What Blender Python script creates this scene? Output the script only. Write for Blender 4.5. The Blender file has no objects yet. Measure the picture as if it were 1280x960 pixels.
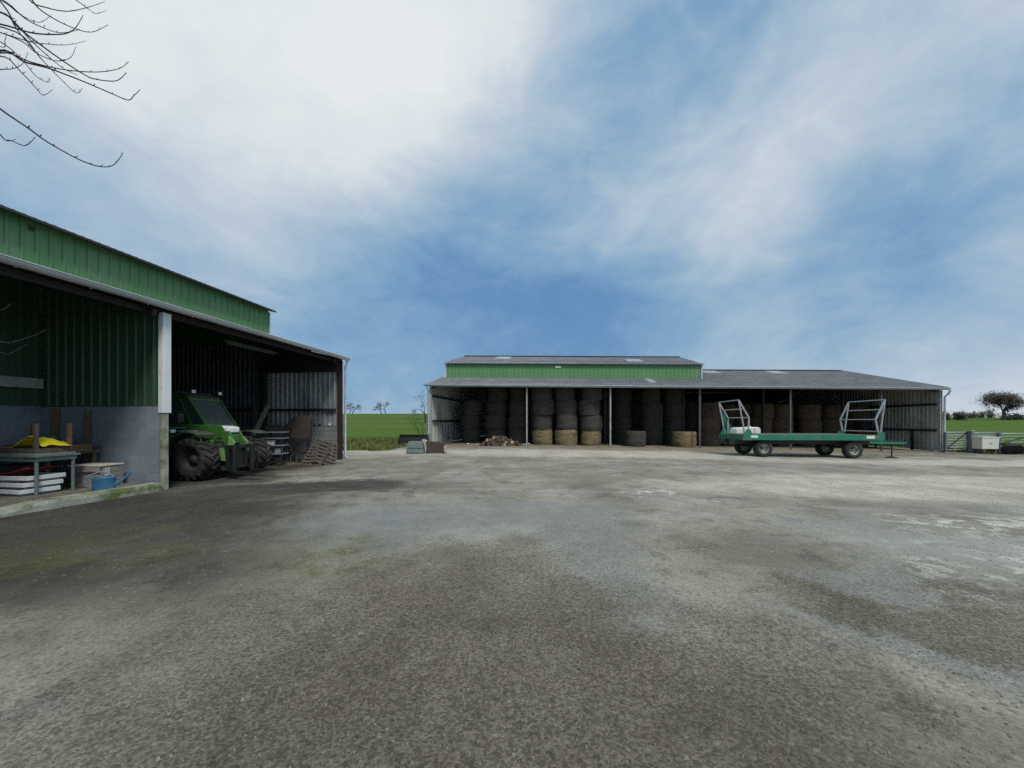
import bpy, math, random
from mathutils import Vector, Matrix, noise
random.seed(7)
R = math.radians
scene = bpy.context.scene
COL = scene.collection

# ------------------------------------------------------------------ camera
FPX, HY, CH = 462.0, 527.0, 1.6          # focal length in px of a 1280 wide frame, horizon row, eye height
cd = bpy.data.cameras.new('camera'); cam = bpy.data.objects.new('camera', cd); COL.objects.link(cam)
cd.sensor_width = 36; cd.lens = 36 * FPX / 1280
cd.shift_y = (HY - 480) / 1280
cd.clip_start = 0.05; cd.clip_end = 3000
cam.location = (0, 0, CH); cam.rotation_euler = (R(90), 0, 0)
scene.camera = cam

# ------------------------------------------------------------------ world, sun, exposure
SUN_EL, SUN_DIR = 54.0, (0.55, -1.0)
scene.view_settings.view_transform = 'Standard'
scene.view_settings.look = 'None'
scene.view_settings.exposure = 0.22
scene.view_settings.gamma = 1
scene.render.engine = 'CYCLES'
scene.cycles.use_denoising = False
scene.cycles.sample_clamp_indirect = 2.0
scene.cycles.max_bounces = 6
scene.cycles.diffuse_bounces = 3
scene.cycles.caustics_reflective = False
scene.cycles.caustics_refractive = False

def pxdir(px, py):
    return Vector(((px - 640) / FPX, 1, (HY - py) / FPX)).normalized()

world = bpy.data.worlds.new('World'); scene.world = world; world.use_nodes = True
def build_world():
    nt = world.node_tree; N = nt.nodes; L = nt.links
    N.clear()
    out = N.new('ShaderNodeOutputWorld'); bg = N.new('ShaderNodeBackground')
    L.new(bg.outputs[0], out.inputs[0])
    sky = N.new('ShaderNodeTexSky'); sky.sky_type = 'NISHITA'; sky.sun_disc = False
    sky.sun_elevation = R(SUN_EL); sky.sun_rotation = math.atan2(SUN_DIR[0], SUN_DIR[1])
    tc = N.new('ShaderNodeTexCoord')
    def math_(op, a, b=None, c=None):
        n = N.new('ShaderNodeMath'); n.operation = op
        for i, s in enumerate((a, b, c)):
            if s is None: continue
            if isinstance(s, (int, float)): n.inputs[i].default_value = s
            else: L.new(s, n.inputs[i])
        return n.outputs[0]
    def vm(op, a, b=None, scale=None):
        n = N.new('ShaderNodeVectorMath'); n.operation = op
        for i, s in enumerate((a, b)):
            if s is None: continue
            if isinstance(s, (tuple, list, Vector)): n.inputs[i].default_value = s
            else: L.new(s, n.inputs[i])
        if scale is not None:
            n.inputs['Scale'].default_value = scale
        return n
    def tex(vec, scale, detail, rough=.55, dist=0):
        n = N.new('ShaderNodeTexNoise'); n.inputs['Scale'].default_value = scale
        n.inputs['Detail'].default_value = detail; n.inputs['Roughness'].default_value = rough
        n.inputs['Distortion'].default_value = dist
        L.new(vec, n.inputs['Vector']); return n
    d = vm('NORMALIZE', tc.outputs['Generated']).outputs[0]
    # wind-drawn clouds: noise stretched along the drift direction
    mp = N.new('ShaderNodeMapping'); L.new(d, mp.inputs['Vector'])
    mp.inputs['Rotation'].default_value = (R(8), R(38), R(10)); mp.inputs['Scale'].default_value = (.85, 1.0, 1.55)
    w = tex(mp.outputs[0], 2.2, 4, .55)
    off = vm('SUBTRACT', w.outputs['Color'], (.5, .5, .5)).outputs[0]
    off = vm('SCALE', off, scale=.22).outputs[0]
    dw = vm('NORMALIZE', vm('ADD', d, off).outputs[0]).outputs[0]
    lobes = [  # px, py, sharpness, amount  (positive: bright cloud, negative: clear or dark blue)
        (300, 100, 45, 0.059), (450, 30, 45, 0.358), (100, 60, 45, 0.163), (20, 20, 45, 0.244), (60, 165, 45, -0.088), (20, 240, 45, -0.175),
        (170, 180, 45, -0.016), (300, 280, 45, 0.111), (200, 340, 45, 0.040), (330, 390, 45, -0.088), (420, 330, 45, 0.042), (420, 420, 45, -0.105),
        (470, 480, 45, 0.002), (560, 350, 45, -0.155), (640, 430, 45, -0.172), (560, 160, 45, 0.014), (600, 40, 45, 0.210), (700, 150, 45, -0.212),
        (860, 40, 45, -0.263), (760, 50, 45, 0.119), (640, 230, 45, -0.111), (720, 260, 45, 0.160), (820, 280, 45, 0.117), (740, 370, 45, -0.160),
        (830, 380, 45, -0.137), (960, 190, 45, 0.132), (1010, 70, 45, 0.048), (1100, 60, 45, 0.053), (1190, 150, 45, -0.097), (1080, 240, 45, -0.103),
        (1060, 340, 45, -0.131), (960, 330, 45, 0.124), (1200, 300, 45, -0.052), (980, 400, 45, 0.065), (1100, 400, 45, -0.113), (1180, 390, 45, -0.094),
        (1140, 445, 45, 0.121), (1250, 450, 45, 0.149), (1260, 60, 45, 0.084), (1260, 220, 45, 0.127), (540, 450, 45, -0.041), (760, 440, 45, -0.077),
        (880, 430, 45, -0.038), (100, 420, 45, 0.038),
    ]
    s = None
    for px, py, k, a in lobes:
        dp = vm('DOT_PRODUCT', dw, pxdir(px, py)).outputs['Value']
        e = math_('EXPONENT', math_('MULTIPLY_ADD', dp, k, -k))
        s = math_('MULTIPLY', e, a) if s is None else math_('MULTIPLY_ADD', e, a, s)
    n1 = tex(mp.outputs[0], 3.4, 9, .60, .5).outputs['Fac']
    n2 = tex(mp.outputs[0], 8.0, 9, .64, .7).outputs['Fac']
    v = math_('ADD', s, .545)
    v = math_('ADD', v, math_('MULTIPLY', math_('SUBTRACT', n1, .5), .46))
    v = math_('ADD', v, math_('MULTIPLY', math_('SUBTRACT', n2, .5), .28))
    sep = N.new('ShaderNodeSeparateXYZ'); L.new(d, sep.inputs[0])
    hz = math_('EXPONENT', math_('MULTIPLY', math_('ABSOLUTE', sep.outputs['Z']), -16.0))
    v = math_('ADD', v, math_('MULTIPLY', hz, .16))
    v = math_('ADD', v, math_('MULTIPLY', math_('SUBTRACT', sep.outputs['Z'], .42), .13))
    cr = N.new('ShaderNodeValToRGB'); L.new(v, cr.inputs[0])
    el = cr.color_ramp.elements
    el[0].position = .05; el[0].color = (.07, .18, .41, 1)
    el[1].position = 1.0; el[1].color = (.665, .705, .725, 1)
    for p, c in ((.25, (.105, .24, .435, 1)), (.42, (.20, .34, .50, 1)), (.56, (.32, .43, .54, 1)), (.70, (.45, .52, .60, 1)), (.84, (.59, .645, .68, 1))):
        x = el.new(p); x.color = c
    cover = N.new('ShaderNodeMapRange'); L.new(v, cover.inputs[0])
    cover.inputs['From Min'].default_value = .05; cover.inputs['From Max'].default_value = .55
    cover.inputs['To Min'].default_value = .8; cover.inputs['To Max'].default_value = 1.0
    # the Background strength is .1, so the cloud radiance is given in the same units as the sky texture
    up = vm('SCALE', cr.outputs[0], scale=10.0).outputs[0]
    mx = N.new('ShaderNodeMix'); mx.data_type = 'RGBA'
    L.new(cover.outputs[0], mx.inputs['Factor']); L.new(sky.outputs[0], mx.inputs['A']); L.new(up, mx.inputs['B'])
    L.new(mx.outputs['Result'], bg.inputs[0]); bg.inputs[1].default_value = .1
build_world()

sd = bpy.data.lights.new('sun', 'SUN'); sd.energy = 2.0; sd.angle = R(15); sd.color = (1, .95, .87)
sun = bpy.data.objects.new('sun', sd); COL.objects.link(sun)
_h = math.hypot(*SUN_DIR)
SV = Vector((SUN_DIR[0] / _h * math.cos(R(SUN_EL)), SUN_DIR[1] / _h * math.cos(R(SUN_EL)), math.sin(R(SUN_EL))))
sun.rotation_euler = SV.to_track_quat('Z', 'Y').to_euler(); sun.location = SV * 60

# ------------------------------------------------------------------ helpers
def smooth(a, b, x):
    t = min(1, max(0, (x - a) / (b - a))); return t * t * (3 - 2 * t)

def gz(x, y):
    """height of the ground"""
    drop = -.0133 * min(max(x, 0), 45) * smooth(4, 16, y)
    ins = smooth(-7.2, -5.6, x) * (1 - smooth(28.6, 31.5, x))
    y0 = 26 + 20 * ins * (1 - smooth(55, 100, y))
    yc = 150 - 30 * smooth(0, 90, x)
    rise = .0405 * max(0, min(y, yc) - y0) - .03 * max(0, y - yc)
    t = abs(y - yc)
    if t < 15: rise -= .035 * (15 - t) ** 2 / 30
    return drop + rise

class MB:
    def __init__(s): s.v = []; s.f = []; s.m = []; s.sm = []
    def add(s, vs, fs, mi=0, sm=False):
        b = len(s.v); s.v += [Vector(p) for p in vs]
        for f in fs: s.f.append(tuple(b + i for i in f)); s.m.append(mi); s.sm.append(sm)
    def box(s, a, b, mi=0, M=None):
        (x0, y0, z0), (x1, y1, z1) = a, b
        vs = [Vector(p) for p in ((x0,y0,z0),(x1,y0,z0),(x1,y1,z0),(x0,y1,z0),(x0,y0,z1),(x1,y0,z1),(x1,y1,z1),(x0,y1,z1))]
        if M is not None: vs = [M @ p for p in vs]
        s.add(vs, [(0,3,2,1),(4,5,6,7),(0,1,5,4),(1,2,6,5),(2,3,7,6),(3,0,4,7)], mi)
    def bar(s, p, q, w, h, mi=0, up=(0,0,1)):
        """rectangular bar from p to q"""
        p, q = Vector(p), Vector(q); d = (q - p).normalized(); u = Vector(up)
        if abs(d.dot(u)) > .98: u = Vector((0, 1, 0))
        sx = d.cross(u).normalized(); su = sx.cross(d).normalized()
        vs = [c + sx * (i * w / 2) + su * (j * h / 2) for c in (p, q) for i, j in ((-1,-1),(1,-1),(1,1),(-1,1))]
        s.add(vs, [(0,1,2,3),(7,6,5,4),(0,4,5,1),(1,5,6,2),(2,6,7,3),(3,7,4,0)], mi)
    def prism(s, pts, dirv, mi=0):
        """polygon (list of 3-vectors) extruded along dirv"""
        pts = [Vector(p) for p in pts]; dv = Vector(dirv); n = len(pts)
        s.add(pts + [p + dv for p in pts], [tuple(range(n))[::-1], tuple(range(n, 2*n))] + [(i, (i+1) % n, n + (i+1) % n, n + i) for i in range(n)], mi)
    def tube(s, pts, r, n=8, mi=0, caps=True, sm=True):
        pts = [Vector(p) for p in pts]; k = len(pts)
        rs = [r] * k if isinstance(r, (int, float)) else r
        t0 = (pts[1] - pts[0]).normalized()
        u = Vector((0, 0, 1)) if abs(t0.z) < .9 else Vector((1, 0, 0))
        u = (u - t0 * u.dot(t0)).normalized(); vs = []
        for i in range(k):
            t = (pts[min(i+1, k-1)] - pts[max(i-1, 0)]).normalized()
            u = (u - t * u.dot(t)).normalized(); w = t.cross(u)
            for j in range(n):
                a = 2 * math.pi * j / n
                vs.append(pts[i] + (u * math.cos(a) + w * math.sin(a)) * rs[i])
        fs = [(i*n+j, i*n+(j+1) % n, (i+1)*n+(j+1) % n, (i+1)*n+j) for i in range(k-1) for j in range(n)]
        s.add(vs, fs, mi, sm)
        if caps and n > 2:
            s.add(vs[:n], [tuple(range(n))[::-1]], mi); s.add(vs[-n:], [tuple(range(n))], mi)
    def lathe(s, prof, n=24, M=None, mi=0, sm=True, closed=False):
        """profile of (radius, height) turned about local Z; M places it"""
        M = M or Matrix(); k = len(prof)
        vs = [M @ Vector((r * math.cos(2*math.pi*j/n), r * math.sin(2*math.pi*j/n), z)) for r, z in prof for j in range(n)]
        rng = range(k) if closed else range(k - 1)
        fs = [(i*n+j, i*n+(j+1) % n, ((i+1) % k)*n+(j+1) % n, ((i+1) % k)*n+j) for i in rng for j in range(n)]
        s.add(vs, fs, mi, sm)
    def disc(s, r, z, n=24, M=None, mi=0, flip=False):
        M = M or Matrix()
        vs = [M @ Vector((r * math.cos(2*math.pi*j/n), r * math.sin(2*math.pi*j/n), z)) for j in range(n)]
        s.add(vs, [tuple(range(n))[::-1] if flip else tuple(range(n))], mi)
    shift = 0; scl = 1
    def build(s, name, mats, parent=None, loc=None, bevel=0, kind=None):
        if s.scl != 1: s.v = [v * s.scl for v in s.v] if isinstance(s.scl, (int, float)) else [Vector(a * b for a, b in zip(v, s.scl)) for v in s.v]
        if s.shift: s.v = [v + Vector((s.shift, 0, 0)) for v in s.v]
        me = bpy.data.meshes.new(name)
        me.from_pydata([tuple(p) for p in s.v], [], s.f)
        if not isinstance(mats, (list, tuple)): mats = [mats]
        for m in mats: me.materials.append(m)
        me.polygons.foreach_set('material_index', s.m)
        me.polygons.foreach_set('use_smooth', s.sm)
        me.update()
        o = bpy.data.objects.new(name, me); COL.objects.link(o)
        if parent: o.parent = parent
        if loc is not None: o.location = loc
        if bevel:
            b = o.modifiers.new('bevel', 'BEVEL'); b.width = bevel; b.segments = 2; b.limit_method = 'ANGLE'; b.angle_limit = R(40)
        if kind: o['kind'] = kind
        return o

def tag(o, label, cat, group=None):
    o['label'] = label; o['category'] = cat
    if group: o['group'] = group
    return o
def thing(name, label, cat, loc=(0,0,0), rz=0, group=None):
    o = bpy.data.objects.new(name, None); o.empty_display_size = .2; COL.objects.link(o)
    o.location = loc; o.rotation_euler = (0, 0, rz)
    return tag(o, label, cat, group)
def kids(o): return [c for c in COL.objects if c.parent == o]
def dup(o, parent=None):
    c = o.copy(); COL.objects.link(c)
    if parent: c.parent = parent
    for k in kids(o): dup(k, c)
    return c

# ------------------------------------------------------------------ materials
def pmat(name, c1, c2=None, scale=3, rough=.7, metal=0, bump=0, bscale=None, c3=None, s3=1, stretch=(1,1,1), spec=None, rvar=0, th3=(.5,.68)):
    m = bpy.data.materials.new(name); m.use_nodes = True
    nt = m.node_tree; N = nt.nodes; L = nt.links; b = N['Principled BSDF']
    b.inputs['Roughness'].default_value = rough; b.inputs['Metallic'].default_value = metal
    if spec is not None: b.inputs['Specular IOR Level'].default_value = spec
    tc = N.new('ShaderNodeTexCoord'); mp = N.new('ShaderNodeMapping'); mp.inputs['Scale'].default_value = stretch
    L.new(tc.outputs['Object'], mp.inputs[0])
    def nz(sc, det=6):
        n = N.new('ShaderNodeTexNoise'); n.inputs['Scale'].default_value = sc; n.inputs['Detail'].default_value = det
        n.inputs['Roughness'].default_value = .62; L.new(mp.outputs[0], n.inputs['Vector']); return n.outputs['Fac']
    if c2 is None: c2 = tuple(x * .75 for x in c1)
    cr = N.new('ShaderNodeValToRGB'); a = nz(scale); L.new(a, cr.inputs[0])
    cr.color_ramp.elements[0].position = .36; cr.color_ramp.elements[0].color = (*c2, 1)
    cr.color_ramp.elements[1].position = .64; cr.color_ramp.elements[1].color = (*c1, 1)
    col = cr.outputs[0]
    if c3:
        mr = N.new('ShaderNodeMapRange'); L.new(nz(s3, 8), mr.inputs[0])
        mr.inputs['From Min'].default_value = th3[0]; mr.inputs['From Max'].default_value = th3[1]
        mx = N.new('ShaderNodeMix'); mx.data_type = 'RGBA'; L.new(mr.outputs[0], mx.inputs['Factor'])
        L.new(col, mx.inputs['A']); mx.inputs['B'].default_value = (*c3, 1); col = mx.outputs['Result']
    L.new(col, b.inputs['Base Color'])
    if rvar:
        mr = N.new('ShaderNodeMapRange'); L.new(nz(scale * 1.7), mr.inputs[0])
        mr.inputs['To Min'].default_value = rough - rvar; mr.inputs['To Max'].default_value = min(1, rough + rvar)
        L.new(mr.outputs[0], b.inputs['Roughness'])
    if bump:
        bp = N.new('ShaderNodeBump'); bp.inputs['Strength'].default_value = bump; bp.inputs['Distance'].default_value = .02
        L.new(nz(bscale or scale * 6), bp.inputs['Height']); L.new(bp.outputs[0], b.inputs['Normal'])
    return m

M = {}
M['green_clad'] = pmat('green_cladding', (.125,.29,.115), (.108,.26,.10), 1.2, .5, bump=.05, c3=(.155,.275,.14), s3=.6, stretch=(1,1,.35))
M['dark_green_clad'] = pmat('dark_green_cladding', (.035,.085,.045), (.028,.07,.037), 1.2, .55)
M['fibre'] = pmat('fibre_cement', (.21,.22,.235), (.15,.155,.17), .9, .85, bump=.15, bscale=25, c3=(.10,.105,.105), s3=2.5)
M['fibre_under'] = pmat('fibre_cement_dark', (.075,.075,.075), (.05,.05,.05), 1.5, .9)  # darker grey, used for sheet undersides and ridge caps
M['translucent'] = pmat('pale_roof_light', (.46,.49,.51), (.36,.39,.41), 3, .5)
M['zinc'] = pmat('zinc_gutter', (.58,.62,.65), (.44,.48,.51), 2.5, .45, metal=.15, bump=.05, stretch=(1,.4,1))
M['galv'] = pmat('galvanised_steel', (.42,.45,.48), (.32,.35,.38), 4, .42, metal=.5, rvar=.1)
M['sheet_grey'] = pmat('grey_steel_sheet', (.52,.55,.57), (.40,.43,.45), 1.5, .5, metal=.25, c3=(.20,.22,.22), s3=.9, stretch=(1,1,.3))
M['sheet_shaded'] = pmat('shaded_steel_sheet', (.16,.17,.19), (.11,.12,.13), 1.5, .6, metal=.2, c3=(.07,.07,.08), s3=1.2)  # darker copy of the steel sheet; interior shade is put into the colour
M['barn_sheet'] = pmat('weathered_barn_sheet', (.56,.58,.54), (.43,.45,.42), 1.3, .6, metal=.1, c3=(.26,.27,.23), s3=.8, stretch=(1,1,.4))
M['dark_steel'] = pmat('dark_steel', (.035,.03,.03), (.022,.02,.02), 5, .6)
M['red_steel'] = pmat('red_oxide_steel', (.055,.025,.027), (.035,.02,.02), 5, .6)
M['post_grey'] = pmat('grey_post_paint', (.42,.43,.43), (.28,.29,.28), 4, .6)
M['post_darker'] = pmat('darker_post_grey', (.17,.165,.155), (.11,.105,.10), 4, .7)  # darker grey for three front posts of the right bays
M['white_paint'] = pmat('white_post_paint', (.80,.82,.82), (.68,.71,.70), 3, .55, c3=(.36,.40,.36), s3=4, stretch=(1.3,1.3,.5), th3=(.55,.72), bump=.1)
M['mossy_conc'] = pmat('mossy_concrete', (.46,.46,.40), (.30,.31,.25), 7, .9, bump=.5, bscale=40, c3=(.115,.15,.055), s3=3.5, th3=(.44,.6))
M['slab'] = pmat('dirty_slab', (.20,.18,.14), (.11,.10,.075), 3, .9, bump=.4, bscale=25, c3=(.09,.11,.045), s3=1.6)
M['tyre'] = pmat('tyre_rubber', (.028,.027,.026), (.018,.018,.018), 6, .8, bump=.2, c3=(.075,.065,.055), s3=3, th3=(.5,.75))
M['rim'] = pmat('pale_rim', (.52,.54,.55), (.38,.39,.38), 6, .5, metal=.2, c3=(.16,.13,.10), s3=7)
M['dark_rim'] = pmat('dark_rim', (.05,.052,.05), (.03,.03,.03), 6, .6)
M['trailer_green'] = pmat('trailer_green', (.012,.205,.125), (.010,.16,.10), 3, .45, c3=(.10,.13,.10), s3=4, th3=(.5,.72), bump=.1)
M['tele_green'] = pmat('machine_green', (.042,.185,.026), (.032,.14,.022), 4, .5, c3=(.085,.10,.055), s3=3, th3=(.46,.72))
M['tele_lime'] = pmat('pale_green_paint', (.22,.40,.14), (.16,.30,.10), 6, .5)
M['dusty_plastic'] = pmat('dusty_grey_plastic', (.065,.075,.055), (.042,.05,.038), 4, .75)
M['black_plastic'] = pmat('black_plastic', (.018,.018,.019), (.012,.012,.012), 6, .5)
M['rubber'] = pmat('hose_rubber', (.02,.02,.02), None, 6, .55)
M['lamp_white'] = pmat('lamp_lens', (.8,.82,.84), (.7,.7,.7), 6, .2)
M['orange'] = pmat('orange_lens', (.7,.22,.02), None, 6, .3)
M['red_lens'] = pmat('red_lens', (.45,.02,.02), None, 6, .3)
M['rack_steel'] = pmat('rack_steel', (.42,.445,.47), (.30,.32,.35), 6, .5, metal=.2, c3=(.17,.12,.09), s3=6, th3=(.58,.78))
M['white_plastic'] = pmat('white_plastic', (.78,.79,.76), (.68,.69,.65), 2.5, .5, c3=(.5,.5,.42), s3=4, th3=(.58,.8))
M['cream_plastic'] = pmat('cream_plastic', (.70,.71,.63), (.60,.61,.53), 2.5, .55, c3=(.42,.41,.32), s3=5, th3=(.58,.8))
M['wood_grey'] = pmat('weathered_wood', (.33,.30,.26), (.21,.19,.165), 5, .85, bump=.4, bscale=18, stretch=(1,1,6))
M['wood_dark'] = pmat('dark_old_wood', (.14,.105,.078), (.08,.06,.045), 5, .8, bump=.3, stretch=(4,4,1))
M['wood_brown'] = pmat('brown_wood', (.20,.115,.066), (.12,.068,.04), 5, .7, bump=.3, stretch=(1,5,5))
M['pallet_wood'] = pmat('pallet_wood', (.135,.11,.09), (.08,.066,.055), 6, .85, bump=.4, stretch=(2,2,2))
M['pale_wood'] = pmat('pale_wood', (.62,.58,.50), (.45,.42,.36), 6, .8, bump=.2)
M['table_green'] = pmat('grey_green_enamel', (.17,.235,.215), (.12,.165,.15), 6, .5, c3=(.10,.08,.06), s3=8, th3=(.58,.75))
M['yellow'] = pmat('yellow_sheet', (.88,.76,.025), (.80,.69,.02), 6, .55, bump=.2, bscale=14)
M['red_cover'] = pmat('red_sheet', (.34,.015,.02), (.24,.01,.014), 6, .55, bump=.2)
M['blue_can'] = pmat('blue_plastic', (.055,.20,.36), (.045,.16,.30), 6, .45, c3=(.12,.19,.24), s3=9, th3=(.6,.8))
M['blue_grey'] = pmat('blue_grey_plastic', (.20,.28,.36), (.15,.21,.28), 6, .55)
M['bucket_steel'] = pmat('worn_bucket_steel', (.05,.052,.056), (.03,.032,.035), 5, .5, metal=.3, c3=(.13,.13,.13), s3=6, th3=(.57,.75))
M['trough_green'] = pmat('grey_green_trough', (.19,.24,.215), (.13,.165,.15), 4, .7)
M['rust'] = pmat('rusty_steel', (.085,.066,.056), (.05,.04,.034), 6, .85, bump=.3)
M['pale_stone'] = pmat('pale_stone', (.5,.47,.43), (.36,.33,.30), 6, .9, bump=.4)
M['bark'] = pmat('tree_bark', (.085,.07,.065), (.05,.042,.04), 9, .9, bump=.4, stretch=(1,1,.3))
M['twig'] = pmat('dark_twig', (.035,.028,.03), (.022,.018,.02), 9, .85)
M['log_bark'] = pmat('log_bark', (.07,.05,.04), (.035,.027,.022), 14, .9, bump=.5)
M['log_end'] = pmat('sawn_log_end', (.55,.44,.31), (.38,.29,.20), 10, .85)
M['log_end_dark'] = pmat('old_log_end', (.15,.115,.085), (.085,.065,.05), 10, .85)
M['straw_loose'] = pmat('loose_straw', (.36,.31,.15), (.24,.20,.09), 8, .9)
M['fence_post'] = pmat('grey_fence_post', (.16,.17,.19), (.10,.105,.12), 8, .85, bump=.3)
M['gate_steel'] = pmat('galvanised_gate', (.46,.50,.52), (.36,.40,.42), 5, .4, metal=.35)
M['dark_red'] = pmat('dark_red_paint', (.16,.03,.028), (.10,.02,.02), 5, .6)

def straw_mat(name, c1, c2, c3):
    m = pmat(name, c1, c2, 5, .95, bump=1.0, bscale=60, c3=c3, s3=2.2, stretch=(1,1,2.2))
    return m
M['straw'] = straw_mat('straw_bale', (.29,.225,.12), (.16,.125,.068), (.075,.062,.042))
M['straw_grey'] = straw_mat('grey_straw_bale', (.078,.071,.06), (.048,.044,.038), (.03,.028,.025))
M['straw_brown'] = straw_mat('brown_straw_bale', (.13,.094,.058), (.08,.058,.037), (.045,.034,.024))

def glass_mat():
    m = bpy.data.materials.new('cab_glass'); m.use_nodes = True; b = m.node_tree.nodes['Principled BSDF']
    b.inputs['Base Color'].default_value = (.35,.42,.40,1); b.inputs['Roughness'].default_value = .06
    b.inputs['Transmission Weight'].default_value = .75; b.inputs['IOR'].default_value = 1.2
    return m
M['glass'] = glass_mat()

def block_mat(name, c1, c2, stain, joint=.6):
    """concrete block wall: local X or Y runs along the wall, Z up"""
    m = pmat(name, c1, c2, 2.2, .9, bump=.25, bscale=30, c3=stain, s3=1.1)
    nt = m.node_tree; N = nt.nodes; L = nt.links; b = N['Principled BSDF']
    tc = N.new('ShaderNodeTexCoord'); sp = N.new('ShaderNodeSeparateXYZ'); L.new(tc.outputs['Object'], sp.inputs[0])
    ad = N.new('ShaderNodeMath'); ad.operation = 'ADD'; L.new(sp.outputs[0], ad.inputs[0]); L.new(sp.outputs[1], ad.inputs[1])
    cb = N.new('ShaderNodeCombineXYZ'); L.new(ad.outputs[0], cb.inputs[0]); L.new(sp.outputs[2], cb.inputs[1])
    br = N.new('ShaderNodeTexBrick'); L.new(cb.outputs[0], br.inputs[0])
    br.inputs['Scale'].default_value = 1; br.inputs['Brick Width'].default_value = .5; br.inputs['Row Height'].default_value = .2
    br.inputs['Mortar Size'].default_value = .012; br.inputs['Color1'].default_value = (1,1,1,1); br.inputs['Color2'].default_value = (.86,.86,.86,1)
    br.inputs['Mortar'].default_value = (joint, joint, joint, 1)
    src = b.inputs['Base Color'].links[0].from_socket
    mx = N.new('ShaderNodeMix'); mx.data_type = 'RGBA'; mx.blend_type = 'MULTIPLY'; mx.inputs['Factor'].default_value = 1
    L.new(src, mx.inputs['A']); L.new(br.outputs['Color'], mx.inputs['B']); L.new(mx.outputs['Result'], b.inputs['Base Color'])
    return m
M['render_block'] = block_mat('grey_rendered_blocks', (.25,.30,.35), (.19,.23,.275), (.14,.165,.19), .86)
M['block'] = block_mat('concrete_blocks', (.27,.30,.30), (.19,.215,.215), (.14,.15,.14), .55)

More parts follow.
